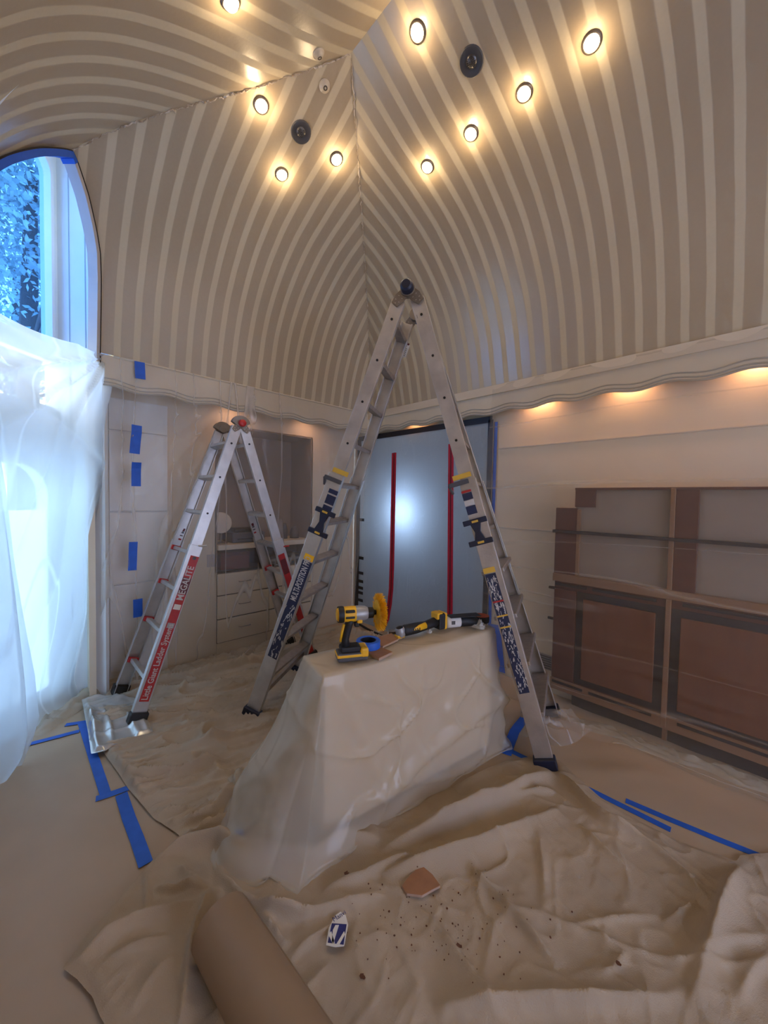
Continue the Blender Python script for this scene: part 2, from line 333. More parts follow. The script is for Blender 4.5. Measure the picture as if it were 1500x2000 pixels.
w = MB(); w.bb((XE, -S - .1, 0), (XE + .1, .12, .3)).bb((XE, -S - .1, 2.4), (XE + .1, .12, 4.0)).bb((XE, -S - .1, .3), (XE + .1, -3.0, 2.4)).bb((XE, -.5, .3), (XE + .1, .12, 2.4))
struct(w.build('wall_end', M['wall']))
wn = empty('window_2', (XE, -1.75, .3)); struct(wn)
b = MB()
for yy in (-1.25, -.42, .42, 1.25): b.box((.0, yy, 1.05), (.06, .06, 2.1))
for zz in (.03, 2.07): b.box((0, 0, zz), (.06, 2.5, .06))
b.build('window_frame', M['white'], wn); MB().bb((.02, -1.25, 0), (.026, 1.25, 2.1)).build('pane', M['glass'], wn)

# the coved ceiling: three striped slopes meeting on sharp groins
ceil = empty('ceiling', (0, 0, 0)); struct(ceil)
NK = 60
kk = np.interp(np.linspace(0, 1, NK), np.linspace(0, 1, len(KZ)), KZ[:, 0])
def slope(kind):
    def fn(u, v):
        k = np.interp(v, np.linspace(0, 1, NK), kk); z = fz(k); e = arch_e(k)
        if kind == 'B': y = k + (S - e - k) * u; return k, -y, z
        if kind == 'R': x = k + (XE - k) * u; return x, -k, z
        x = e + (XE - e) * u; return x, -(S - k), z
    return fn
for kind, ax in (('B', 1), ('R', 0), ('W', 0)):
    o = grid('vault_slope', 60, NK, slope(kind), striped('striped_paper_' + {'B': 'end', 'R': 'right', 'W': 'left'}[kind], ax, .35 if kind == 'B' else 1.0, .5 if kind == 'B' else .3), ceil)
# ragged torn-paper line along the groins
for nm, pf in (('a', lambda k: (k + .004, -k - .004, fz(k) - .004)), ('b', lambda k: (k + .004, -(S - k) + .004, fz(k) - .004))):
    pts = [pf(k) for k in np.linspace(.58 if nm == 'b' else .2, 1.66, 160)]
    pts = [np.array(p) + np.random.normal(0, .0035, 3) for p in pts]
    rr = [.0015 + .004 * max(0, float(vn(i * .21, 3.3 + (nm == 'b'), 2)) - .45) / .5 for i in range(160)]
    MB().tube(pts, rr, 5).build('torn_paper_seam', mat('torn_paper_' + nm, lin(150, 128, 104), .9, col2=lin(226, 214, 196), vscale=30), ceil)

# ---- bay with arched opening
def de(d, e, z): p = DD * d + EE * e; return (p[0], p[1], z)
E0, E1 = 1.795, 2.895
for sgn, e in ((0, E0), (1, E1)):
    pts = [(GLASS + .1, 0), (GLASS + .1, 3.95), (1.2, 3.95)]
    for d in np.linspace(1.2, 1.76, 12):
        k = (e - d) * _s if sgn == 0 else (S - (e + d) * _s)
        k = (E0 - d) * _s
        pts.append((d, float(fz(max(k, .08))) + .03))
    pts += [(1.80, 2.44), (1.80, 0)]
    b = MB(); n = len(pts)
    b.add([de(d, e + (0 if sgn == 0 else .0), z) for d, z in pts] + [de(d, e + (-.03 if sgn == 0 else .03), z) for d, z in pts], [tuple(range(n)), tuple(range(n, 2 * n))[::-1]] + [(i, (i + 1) % n, n + (i + 1) % n, n + i) for i in range(n)])
    o = struct(b.build('wall_bay', M['jamb']))
    if sgn == 0:                                             # thin grey board joints of the reveal
        for d in (1.93, 2.045):
            MB().add([de(d - .003, e + .002, .0), de(d + .003, e + .002, 0), de(d + .003, e + .002, 3.9), de(d - .003, e + .002, 3.9)], [(0, 1, 2, 3)]).build('board_joint', mat('joint_grey', lin(168, 172, 174), .7), o)
b = MB(); b.add([de(1.0, E0 - .03, 3.95), de(GLASS + .1, E0 - .03, 3.95), de(GLASS + .1, E1 + .03, 3.95), de(1.0, E1 + .03, 3.95)], [(0, 1, 2, 3)]); struct(b.build('ceiling_bay', M['jamb']))
# window wall of the bay with two round-cornered openings
def rrect(x0, x1, z0, z1, rt, rb, n=8):
    P = []
    for cx, cz, r, a in ((x1 - rb, z0 + rb, rb, -90), (x1 - rt, z1 - rt, rt, 0), (x0 + rt, z1 - rt, rt, 90), (x0 + rb, z0 + rb, rb, 180)):
        for i in range(n + 1): t = math.radians(a + 90 * i / n); P.append((cx + r * math.cos(t), cz + r * math.sin(t)))
    return P
def holed(x0, x1, z0, z1, hole):                              # outer rectangle sampled towards the hole
    cx = sum(p[0] for p in hole) / len(hole); cz = sum(p[1] for p in hole) / len(hole); out = []
    for p in hole:
        dx, dz = p[0] - cx, p[1] - cz; t = min(((x1 if dx > 0 else x0) - cx) / dx if abs(dx) > 1e-6 else 1e9, ((z1 if dz > 0 else z0) - cz) / dz if abs(dz) > 1e-6 else 1e9); out.append((cx + dx * t, cz + dz * t))
    return out
UP = rrect(E0 + .045, E1 - .055, 2.50, 3.80, .11, .02); LO = rrect(E0 + .10, E1 - .10, .12, 1.70, .20, .02)
b = MB()
for hole, z0, z1 in ((UP, 2.1, 3.95), (LO, 0, 2.1)):
    out = holed(E0, E1, z0, z1, hole); n = len(hole)
    for d0, d1 in ((GLASS, GLASS + .06),):
        vs = [de(d0, *p) for p in hole] + [de(d0, *p) for p in out] + [de(d1, *p) for p in hole] + [de(d1, *p) for p in out]
        fs = []
        for i in range(n):
            j = (i + 1) % n; fs += [(i, j, n + j, n + i), (2 * n + i, 3 * n + i, 3 * n + j, 2 * n + j), (i, 2 * n + i, 2 * n + j, j), (n + i, n + j, 3 * n + j, 3 * n + i)]
        b.add(vs, fs)
bw = struct(b.build('wall_bay_front', M['jamb']))
def window_unit(name, hole, fw, label, glass='glass'):
    wo = empty(name, de(GLASS + .05, (E0 + E1) / 2, hole[0][1])); struct(wo, label)
    b = MB(); n = len(hole); cx = (E0 + E1) / 2; zc = (min(p[1] for p in hole) + max(p[1] for p in hole)) / 2
    inn = [(p[0] - fw * np.sign(p[0] - cx), p[1] - fw * np.sign(p[1] - zc)) for p in hole]
    vs = [de(GLASS - .02, *p) for p in hole] + [de(GLASS - .02, *p) for p in inn] + [de(GLASS + .06, *p) for p in inn] + [de(GLASS + .06, *p) for p in hole]
    fs = [(r * n + i, r * n + (i + 1) % n, (r + 1) % 4 * n + (i + 1) % n, (r + 1) % 4 * n + i) for r in range(4) for i in range(n)]
    b.add(vs, fs); world_child(b.build('window_frame', M['white']), wo)
    b = MB(); b.add([de(GLASS + .03, *p) for p in hole] + [de(GLASS + .034, *p) for p in hole], [tuple(range(n)), tuple(range(n, 2 * n))[::-1]]); world_child(b.build('pane', M[glass]), wo)
    return wo
window_unit('window_1', UP, .022, 'tall bay window pane with trees outside')
lw = window_unit('window_3', LO, .02, 'lower bay window behind milky plastic', 'clearglass')
b = MB(); b.add([de(GLASS - .01, E0 + .10, .15), de(GLASS - .01, E1 - .10, .15), de(GLASS - .01, E1 - .10, 1.38), de(GLASS - .01, E0 + .10, 1.38)], [(0, 1, 2, 3)])
world_child(b.build('roller_blind', film('white_blind', .97, lin(240, 242, 246), trans=.85, streak=.02, bump=.0)), lw)

# casing strip round the arch
def arch_pt(t):                                              # t 0..1 back-wall side, 1..2 left-wall side
    s = t if t <= 1 else 2 - t; k = .08 + (.571 - .08) * s; e = float(np.interp(k, ARCH[:, 0], ARCH[:, 1])); z = float(fz(k))
    return np.array((k, -(S - e), z)) if t <= 1 else np.array((e, -(S - k), z))
AP = [np.array((.08, -2.591, 2.40))] + [arch_pt(t) for t in np.linspace(0, 2, 65)] + [np.array((.749, -(S - .08), 2.40))]
def band(name, pts, d0, d1, th, m, parent=None, side=0.):
    """strip following pts, reaching from d0 to d1 along the bay axis, th thick towards the opening"""
    b = MB(); n = len(pts); cen = DD * 1.7 + EE * 2.36; vs = []
    for i, p in enumerate(pts):
        t = pts[min(i + 1, n - 1)] - pts[max(i - 1, 0)]; nr = np.cross(t, DD); nr /= np.linalg.norm(nr)
        if nr @ (np.array((cen[0], cen[1], 2.6)) - p) < 0: nr = -nr
        vs += [p + DD * d0 + nr * side, p + DD * d1 + nr * side, p + DD * d1 + nr * (side + th), p + DD * d0 + nr * (side + th)]
    fs = [(i * 4 + a, i * 4 + (a + 1) % 4, (i + 1) * 4 + (a + 1) % 4, (i + 1) * 4 + a) for i in range(n - 1) for a in range(4)] + [(0, 3, 2, 1), (4 * n - 4, 4 * n - 3, 4 * n - 2, 4 * n - 1)]
    return b.add(vs, fs).build(name, m, parent)
tr3 = band('trim_3', AP, -.018, .045, .028, M['casing']); struct(tr3, 'grey casing round the arched bay opening')
band('shadow_gap', AP, -.021, -.018, .006, M['dark'], tr3, side=-.006)
tp = band('masking_tape_strip', [p for i, p in enumerate(AP) if 31 <= i <= 58], -.023, .05, .030, M['blue']); tag(tp, 'blue masking tape along the top of the arched window opening', 'tape')

# ---- scalloped valances with cord beads
def valance(name, L0, L1, pos, label, nrm):
    """pos(l) -> xy of the face at run l; nrm = direction into the room"""
    n = int((L1 - L0) / .02); ls = np.linspace(L0, L1, n)
    zb = 2.245 + .012 * np.cos(2 * math.pi * ls / .36); nrm = np.array(nrm, float)
    P = np.array([pos(l) for l in ls]); b = MB(); vs = []
    for p, z in zip(P, zb):
        a = np.array((p[0], p[1], 0)); vs += [a + (0, 0, 2.462), a + (0, 0, z), a - nrm * .018 + (0, 0, z), a - nrm * .018 + (0, 0, 2.462)]
    b.add(vs, [(i * 4 + a, i * 4 + (a + 1) % 4, i * 4 + 4 + (a + 1) % 4, i * 4 + 4 + a) for i in range(n - 1) for a in range(4)])
    o = struct(b.build(name, M['valance'], smooth='auto'), label)
    for off, r in ((.002, .0065), (.022, .005), (.048, .0045)):
        MB().tube([(p[0] + nrm[0] * .002, p[1] + nrm[1] * .002, z + off) for p, z in zip(P[::2], zb[::2])], r, 6).build('cord_bead', M['bead'], o, smooth=True)
    MB().tube([(p[0] + nrm[0] * .004, p[1] + nrm[1] * .004, 2.462) for p in P[::8]], .008, 6).build('top_bead', M['valance'], o, smooth=True)
    return o
valance('trim_1', .08, 2.60, lambda l: (.08, -l), 'scalloped cream valance over the back cupboards', (1, 0, 0))
valance('trim_2', .08, XE, lambda l: (l, -.08), 'scalloped cream valance along the right wall', (0, -1, 0))

# ---- hall behind the taped doorway
w = MB()
w.bb((-1.2, 2.6, 0), (3.0, 2.7, 2.6)).bb((-1.3, .12, 0), (-1.2, 2.7, 2.6)).bb((3.0, .12, 0), (3.1, 2.7, 2.6)).bb((-1.3, .12, 2.6), (3.1, 2.7, 2.7)).bb((-1.3, .12, -.05), (3.1, 2.7, 0))
struct(w.build('wall_hall', M['hall']))

# ================================================================ LAMPS AND CEILING FITTINGS
def slope_pt(kind, px, py):
    d = ray(px, py); ts = np.linspace(.6, 5, 9000); P = CAM + ts[:, None] * d
    k = P[:, 0] if kind == 'B' else (-P[:, 1] if kind == 'R' else S + P[:, 1])
    g = P[:, 2] - fz(np.clip(k, .08, 1.67)); p = P[int(np.argmax(g > 0))]
    return p, float(np.clip(k[int(np.argmax(g > 0))], .08, 1.67))
def slope_n(kind, k):
    f = float(fz(k + .03) - fz(k - .03)) / .06
    n = {'B': np.array((f, 0, -1)), 'R': np.array((0, -f, -1)), 'W': np.array((0, f, -1))}[kind]; return n / np.linalg.norm(n)
LAMPS = [('B', 510, 205, 'lit warm ceiling spotlight left of the dark round grille on the end slope'),
         ('B', 550, 340, 'lit warm ceiling spotlight lowest on the end slope, towards the arched window'),
         ('B', 657, 310, 'lit warm ceiling spotlight on the end slope closest to the vertical groin'),
         ('W', 450, 2, 'lit warm ceiling spotlight on the window-side slope at the top of the picture'),
         ('R', 835, 325, 'lit warm ceiling spotlight lowest in the diagonal row above the tall ladder'),
         ('R', 920, 260, 'second lit ceiling spotlight of the diagonal row, counted from the tall ladder'),
         ('R', 1024, 181, 'third lit ceiling spotlight of the diagonal row, counted from the tall ladder'),
         ('R', 1156, 82, 'lit ceiling spotlight highest in the diagonal row, nearest the top right'),
         ('R', 816, 62, 'lit ceiling spotlight beside the ridge, left of the round grey grille')]
for i, (kind, px, py, lab) in enumerate(LAMPS):
    p, k = slope_pt(kind, px, py); n = slope_n(kind, k)
    t = tag(empty('recessed_spotlight', p), lab, 'ceiling light', 'lit recessed spotlights')
    tilt = n * .8 + (np.array((3.0, -2.6, 1.5)) - p) / np.linalg.norm(np.array((3.0, -2.6, 1.5)) - p) * .35; tilt /= np.linalg.norm(tilt)
    MB().lathe([(.034, .012), (.037, .012), (.043, .004), (.044, 0)], (0, 0, 0), n, 24).build('trim_ring', M['ring'], t, smooth=True)
    MB().lathe([(.0, .022), (.016, .021), (.029, .016), (.034, .006), (.034, -.004)], (0, 0, 0), tilt, 24).build('bulb_lens', M['lampglass'], t, smooth=True)
    light('spotlight_glow', 'POINT', tuple(n * .055), 1.25, (1.0, .72, .42), size=.022, parent=t)
    light('spotlight_beam', 'SPOT', tuple(tilt * .03), 3.5, (1.0, .80, .58), tilt, size=.03, parent=t, spot_size=2.2, spot_blend=.9)
for kind, px, py, lab in (('R', 921, 120, 'grey round recessed grille among the spotlights on the right slope'), ('B', 588, 258, 'dark round recessed grille between the spotlights on the end slope')):
    p, k = slope_pt(kind, px, py); n = slope_n(kind, k); t = tag(empty('ceiling_grille', p), lab, 'grille', 'round ceiling grilles')
    MB().lathe([(.0, .001), (.03, .001), (.046, .003), (.056, .008), (.060, .006), (.062, 0)], (0, 0, 0), n, 28).build('rim', M['grille'], t, smooth=True)
    b = MB(); b.lathe([(0, .014), (.014, .012), (.024, .007), (.028, .001)], (0, 0, 0), n, 20); b.build('dome', mat('grille_dome', lin(92, 88, 86), .35, .6), t, smooth=True)
    a = np.cross(n, (0, 0, 1.)); a /= np.linalg.norm(a); c = np.cross(n, a); b = MB()
    for rr, m_ in ((.007, 6), (.015, 11), (.021, 15)):
        for j in range(m_): q = 2 * math.pi * j / m_; o_ = (a * math.cos(q) + c * math.sin(q)) * rr + n * (.0142 - rr * .25); b.cyl(o_, o_ + n * .0012, .0022, n=6)
    b.build('perforation', M['black'], t)
for kind, px, py, lab in (('B', 634, 168, 'small pale round sensor near the apex of the end slope'), ('W', 622, 104, 'dull round sensor cap at the groin below the ridge')):
    p, k = slope_pt(kind, px, py); n = slope_n(kind, k); t = tag(empty('ceiling_sensor', p), lab, 'sensor')
    MB().lathe([(0, .02), (.012, .019), (.02, .014), (.022, .008), (.03, .006), (.032, 0)], (0, 0, 0), n, 22).build('housing', mat('sensor_shell', lin(200, 186, 164), .3), t, smooth=True)
    MB().lathe([(.006, .0205), (.009, .0225), (.012, .0205)], (0, 0, 0), n, 16).build('lens_ring', M['ring'], t, smooth=True)

# wall-wash pucks hidden behind the valances
for x, e, lab in ((.74, .9, 'small wall washer lamp above the taped doorway'), (2.05, 2.6, 'wall washer lamp above the upper cabinet step'), (2.65, 2.6, 'wall washer lamp above the cabinet stile'), (3.28, 2.6, 'wall washer lamp near the right picture edge')):
    t = tag(empty('valance_lamp', (x, -.045, 2.40)), lab, 'lamp', 'lamps behind the valance')
    MB().lathe([(.03, 0), (.03, -.02), (.024, -.026), (0, -.026)], (0, 0, 0), (0, 0, 1), 16).build('lamp_body', M['white'], t)
    light('valance_beam', 'SPOT', (0, .005, -.035), e * 3, (1.0, .50, .24), (0, .16, -1), size=.015, parent=t, spot_size=2.6, spot_blend=.9)
for y, lab in ((-1.55, 'wall washer lamp above the niche, behind the small ladder'), (-.75, 'wall washer lamp above the niche, next to the corner')):
    t = tag(empty('valance_lamp', (-.05, y, 2.40)), lab, 'lamp', 'lamps behind the valance')
    MB().lathe([(.03, 0), (.03, -.02), (.024, -.026), (0, -.026)], (0, 0, 0), (0, 0, 1), 16).build('lamp_body', M['white'], t)
    light('valance_beam', 'SPOT', (0, 0, -.035), 3, (1.0, .55, .34), (-.2, 0, -1), size=.02, parent=t, spot_size=2.6, spot_blend=.9)

# ================================================================ BUILT-IN FURNITURE
# tall white cupboard at the bay end of the back wall
t = tag(empty('tall_cupboard', (XB, -2.29, 0)), 'white tall cupboard of stacked flat doors behind plastic beside the bay', 'cupboard')
MB().bb((0, -.205, 0), (.012, .205, 2.235)).build('carcass', M['white'], t)
for z0, z1 in ((.10, .78), (.79, 1.352), (1.362, 1.98), (1.99, 2.225)):
    MB().bb((.012, -.2, z0), (.03, .2, z1)).build('door', M['white'], t, bevel=.003)
t = tag(empty('drawer_chest', (XB, -1.165, 0)), 'cream chest of wide drawers under the niche behind plastic', 'drawers')
MB().bb((.001, -.51, 0), (.012, .51, .77)).build('carcass', M['dark'], t)
for z0, z1 in ((.125, .338), (.350, .560), (.572, .768)):
    for y0, y1 in ((-.508, .0), (.006, .508)):
        dr = MB().bb((.012, y0, z0), (.03, y1, z1)).build('drawer', M['wall'], t, bevel=.002)
        h = MB(); yc = (y0 + y1) / 2; zc = (z0 + z1) / 2 + .01
        h.tube([(.03, yc - .055, zc), (.05, yc - .055, zc), (.055, yc - .045, zc), (.055, yc + .045, zc), (.05, yc + .055, zc), (.03, yc + .055, zc)], .005, 8); h.build('handle', M['steel'], dr, smooth=True)
MB().bb((.0, -.51, .0), (.016, .51, .115)).build('plinth', M['wall'], t)
t = tag(empty('wall_niche', (XB, -1.165, .775)), 'dim recessed desk niche in the back wall behind plastic', 'niche')
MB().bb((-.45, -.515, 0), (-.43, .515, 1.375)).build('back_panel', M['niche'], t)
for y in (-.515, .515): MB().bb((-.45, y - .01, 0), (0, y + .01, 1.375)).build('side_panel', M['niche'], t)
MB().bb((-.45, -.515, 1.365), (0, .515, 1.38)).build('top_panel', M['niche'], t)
MB().bb((-.43, -.505, .215), (.03, .505, .262)).build('desk_top', M['wall'], t, bevel=.004)
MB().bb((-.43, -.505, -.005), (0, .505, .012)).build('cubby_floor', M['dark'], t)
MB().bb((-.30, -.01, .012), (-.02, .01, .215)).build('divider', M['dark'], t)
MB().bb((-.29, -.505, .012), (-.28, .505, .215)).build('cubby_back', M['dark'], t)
zt = .775 + .263
t = tag(empty('round_mirror', (XB - .10, -1.60, zt)), 'small round pale mirror standing at the left of the niche', 'mirror')
MB().lathe([(0, .012), (.085, .012), (.10, .008), (.102, 0), (.10, -.008), (0, -.008)], (0, 0, .20), (1, -.1, .1), 28).build('disc', M['paperwhite'], t, smooth='auto')
MB().cyl((0, 0, .02), (0, 0, .11), .008, n=10).lathe([(0, .0), (.06, 0), (.06, .012), (0, .02)], (0, 0, 0), (0, 0, 1), 20).build('stand', M['steel'], t)
t = tag(empty('desk_printer', (XB - .2, -1.33, zt)), 'dark low printer on the niche desk behind the small ladder', 'printer')
MB().bb((-.13, -.17, 0), (.13, .17, .10)).build('body', M['grille'], t, bevel=.012); MB().bb((-.08, -.13, .10), (.09, .13, .135)).build('lid', M['black'], t, bevel=.01); MB().bb((.13, -.12, .03), (.17, .12, .04)).build('paper_tray', M['black'], t)
for y, h_, r_, lab in ((-.98, .12, .035, 'dark stubby jar on the niche desk'), (-.88, .17, .03, 'tall dark bottle in the middle of the niche desk'), (-.76, .13, .05, 'wide dark pot at the right end of the niche desk')):
    t = tag(MB().lathe([(0, 0), (r_, 0), (r_ * 1.05, h_ * .5), (r_ * .8, h_ * .8), (r_ * .4, h_), (0, h_)], (0, 0, 0), (0, 0, 1), 16).build('desk_jar', M['grille'], smooth=True), lab, 'jar', 'jars on the niche desk'); t.location = (XB - .17, y, zt)
t = tag(empty('storage_box', (XB - .14, -1.48, .788)), 'dark red storage box in the cubby under the niche desk', 'box')
MB().bb((-.1, -.14, 0), (.1, .14, .16)).build('body', mat('maroon_box', lin(104, 50, 48), .7), t, bevel=.004); MB().bb((-.105, -.145, .13), (.105, .145, .165)).build('lid', mat('maroon_lid', lin(84, 42, 44), .7), t, bevel=.004)
t = tag(empty('media_player', (XB - .14, -.92, .788)), 'flat dark player with a silver front in the niche cubby', 'player')
MB().bb((-.1, -.2, 0), (.1, .2, .09)).build('body', M['black'], t, bevel=.004); MB().bb((.1, -.19, .035), (.104, .19, .06)).build('front_strip', M['steel'], t)
for y, z, lab in ((-1.725, .9, 'pale wall socket plate beside the niche'), (-2.03, .74, 'pale double switch plate below the cupboard tape')):
    t = tag(empty('socket_plate', (XB, y, z)), lab, 'socket'); MB().bb((0, -.036, -.058), (.006, .036, .058)).build('plate', mat('socket_grey', lin(176, 172, 170), .5), t, bevel=.003)
    for dz in (-.022, .022): MB().bb((.006, -.014, dz - .014), (.009, .014, dz + .014)).build('outlet', M['bead'], t)

# brown wall unit on the right wall
YF = -.13; DR = 3.0 + YF
ux = lambda r: 3.37 + r * DR
uz = lambda r: 1.5 + r * DR
XR = 4.9
t = tag(empty('wall_unit', (0, 0, 0)), 'red-brown built-in wooden wall unit with open shelf and lower doors under plastic', 'cabinet')
x0, x1, xs = ux(-.396), ux(-.350), ux(-.150)
MB().bb((x0, YF + .02, .95), (XR, -.002, uz(-.015))).build('lower_back_panel', M['shelfback'], t)
MB().bb((x1, YF + .02, uz(-.015)), (XR, -.002, uz(.0355))).build('upper_back_panel', M['shelfback'], t)
MB().bb((x0, YF, uz(-.187)), (x0 + .15, YF + .02, uz(-.015))).build('side_stile', M['wood'], t, bevel=.003)
MB().bb((x0 + .15, YF - .004, uz(-.183)), (x0 + .17, YF + .02, uz(-.018))).build('edge_strip', M['woodlight'], t)
MB().bb((x1, YF, uz(-.012)), (x1 + .13, YF + .02, uz(.0355))).build('corner_panel', M['wood'], t)
MB().bb((x1, YF - .01, uz(.030)), (XR, YF + .02, uz(.0355))).build('top_rail', M['wood'], t, bevel=.002)
for xx in (xs, xs + 1.13):
    MB().bb((xx - .022, YF - .012, uz(-.2)), (xx + .004, YF + .02, uz(.034))).build('stile', M['woodlight'], t, bevel=.003)
    MB().bb((xx + .004, YF - .004, uz(-.19)), (xx + .115, YF + .02, uz(.033))).build('wide_stile', M['wood'], t, bevel=.003)
MB().bb((x0 - .008, YF - .03, uz(-.0785)), (XR, YF + .02, uz(-.0715))).build('shelf_edge', M['dark'], t)
MB().bb((x0, YF - .02, uz(-.203)), (XR, YF + .02, uz(-.183))).build('counter_edge', M['woodlight'], t, bevel=.003)
MB().bb((x0 + .01, YF, uz(-.478)), (XR, -.002, uz(-.2))).build('lower_carcass', M['wood'], t)
MB().bb((x0 + .005, YF - .012, uz(-.484)), (XR, YF, uz(-.455))).build('bottom_rail', M['woodlight'], t, bevel=.002)
MB().bb((x0 + .14, YF + .05, 0), (XR, -.002, uz(-.484))).build('toe_kick', M['dark'], t)
for xx in (xs, xs + 1.13): MB().bb((xx - .018, YF + .03, 0.02), (xx + .006, YF + .05, uz(-.484))).build('toe_post', M['woodlight'], t)
def unit_door(a, b_, z0, z1):
    d = MB().bb((a, YF - .004, z0), (b_, YF + .002, z1)).build('door', M['dark'], t)
    MB().bb((a + .045, YF - .018, z0 + .045), (b_ - .05, YF - .004, z1 - .045)).build('door_panel', M['wood2'], d, bevel=.004)
dz0, dz1 = uz(-.452), uz(-.222)
MB().bb((x0 + .012, YF - .012, dz0), (x0 + .165, YF, dz1)).build('side_panel', M['wood'], t, bevel=.003)
unit_door(x0 + .17, xs - .02, dz0, dz1); unit_door(xs + .01, xs + 1.10, dz0, dz1); unit_door(xs + 1.15, XR - .05, dz0, dz1)
MB().bb((xs - .022, YF - .014, uz(-.48)), (xs + .006, YF, uz(-.2))).build('stile', M['woodlight'], t, bevel=.003)
for a, b_ in ((x0 + .02, x0 + .23), (x0 + .27, xs - .07), (xs + .06, xs + .45), (xs + .52, xs + 1.0), (xs + 1.2, XR - .1)):
    for zz in (uz(-.2105), uz(-.4635)): MB().bb((a, YF - .016, zz - .009), (b_, YF - .002, zz + .009)).build('vent_slot', M['dark'], t)
for zz in (.86, .63): MB().bb((x0 - .03, YF - .01, zz - .008), (x0 + .02, YF + .01, zz + .008)).build('hinge', M['dark'], t)
t = tag(empty('wall_vent', (2.13, 0, .235)), 'small grey wall vent left of the wooden unit', 'vent')
MB().bb((-.07, -.008, -.06), (.07, 0, .06)).build('frame', mat('vent_grey', lin(150, 146, 140), .5), t, bevel=.002)
for i in range(6): MB().bb((-.06, -.012, -.05 + i * .018), (.06, -.008, -.042 + i * .018)).build('slat', M['grille'], t)
# bead line of the panelled wall
for z in (1.95, 1.27):
    tz = MB().bb((1.68, -.006, z - .004), (ux(-.40) if z < 1.6 else XR, 0, z + .004)).build('trim_4', mat('panel_joint', lin(196, 186, 170), .6)); struct(tz)

# ---- taped plastic doorway
t = tag(empty('plastic_doorway', (.73, -.01, 0)), 'grey plastic sheet taped over the doorway with two red zippers', 'plastic door')
def doorsheet(u, v):
    x = -.86 + 1.75 * u; z = 2.19 * v + .01
    y = -.004 + .006 * np.sin(x * 5 + z * 2) * (4 * u * (1 - u)) + .010 * (vn(x * 3, z * 1.5, 4) - .5) - .004 * ridge(x * 2 + z * 1.3, z * 4 - x, 6, 3)
    return x, y - .012, z
grid('plastic_sheet', 60, 80, doorsheet, M['filmD'], t)
def strip(name, pts, w, m, parent=None, dz=.002, dirn=None, thick=.0012):
    """flat tape along pts; dirn = surface normal"""
    P = [np.array(p, float) for p in pts]; dirn = np.array(dirn, float); vs = []
    for i, p in enumerate(P):
        tt = P[min(i + 1, len(P) - 1)] - P[max(i - 1, 0)]; s_ = np.cross(tt, dirn); s_ /= np.linalg.norm(s_)
        ww = w if np.isscalar(w) else w[i]
        for a, h in ((-1, 0), (1, 0), (1, thick), (-1, thick)): vs.append(p + s_ * a * ww / 2 + dirn * (dz + h))
    n = len(P); fs = [(i * 4 + a, i * 4 + (a + 1) % 4, i * 4 + 4 + (a + 1) % 4, i * 4 + 4 + a) for i in range(n - 1) for a in range(4)] + [(0, 3, 2, 1), (4 * n - 4, 4 * n - 3, 4 * n - 2, 4 * n - 1)]
    return MB().add(vs, fs).build(name, m, parent)
YN = (0, -1, 0)
def dpt(x, z, y=-.022): return (x - .73, y, z)
strip('zipper', [dpt(.445, z) for z in (2.0, 1.5, 1.0, .75)] + [dpt(.44, .5), dpt(.42, .33), dpt(.385, .16), dpt(.33, .02, -.05)], .068, M['red'], t, dirn=YN)
strip('zipper_track', [dpt(.445, z, -.0235) for z in (2.0, 1.0, .75)] + [dpt(.44, .5, -.0235), dpt(.42, .33, -.0235), dpt(.385, .16, -.0235)], .012, M['darkred'], t, dirn=YN)
strip('zipper', [dpt(1.20 + .045 * (2.02 - z) / 2, z) for z in (2.03, 1.5, 1.0, .5, .1)], .062, M['red'], t, dirn=YN)
strip('zipper_track', [dpt(1.20 + .045 * (2.02 - z) / 2, z, -.0235) for z in (2.03, 1.0, .1)], .012, M['darkred'], t, dirn=YN)
strip('tape_border', [dpt(-.16, 2.205), dpt(1.63, 2.205)], .055, M['navytape'], t, dirn=YN)
strip('tape_border', [dpt(-.14, 2.2), dpt(-.145, 1.0), dpt(-.15, .1)], .065, M['navytape'], t, dirn=YN)
strip('tape_border', [dpt(1.615, 2.2), dpt(1.61, .1)], .05, M['navytape'], t, dirn=YN)
for z in (1.24, .78, .60, .50, .42, .36, .27): strip('tape_tab', [dpt(-.12, z), dpt(-.03, z)], .035, M['navytape'], t, dirn=YN, dz=.004)
tg = tag(strip('masking_tape_strip', [(1.655, -.012, 2.18), (1.65, -.012, 1.2), (1.648, -.012, .25)], .03, M['blue'], dirn=YN), 'blue masking tape up the right edge of the taped doorway', 'tape')
tg = tag(strip('masking_tape_strip', [(1.70, -.012, .42), (1.73, -.012, .02)], [.10, .16], M['blue'], dirn=YN), 'wide blue tape patch low on the wall right of the doorway', 'tape')
# added lamp on an unseen stand, standing in for window light behind the sheet
t = tag(empty('added_lamp', (.55, .52, 0)), 'added lamp on a stand making the bright spot on the grey doorway plastic', 'lamp')
MB().cyl((0, 0, 0), (0, 0, 1.36), .012, n=10).build('pole', M['black'], t)
for a in (0, 2.1, 4.2): MB().bar((0, 0, .35), (.3 * math.cos(a), .3 * math.sin(a), .01), .015, .015, (0, 0, 1)).build('leg', M['black'], t)
MB().lathe([(.02, .10), (.06, .06), (.075, 0), (.07, 0), (.05, .05)], (0, 0, 1.38), (-.1, 1, 0), 18).build('reflector', M['steel'], t, smooth=True)
light('added_lamp_glow', 'POINT', (.03, -.27, 1.36), 24, (.46, .68, 1.0), size=.03, parent=t)
light('hall_daylight', 'AREA', (1.0, 2.5, 1.4), 2.4, (.90, .94, 1.0), (0, -1, 0), 2.0, 1.8)

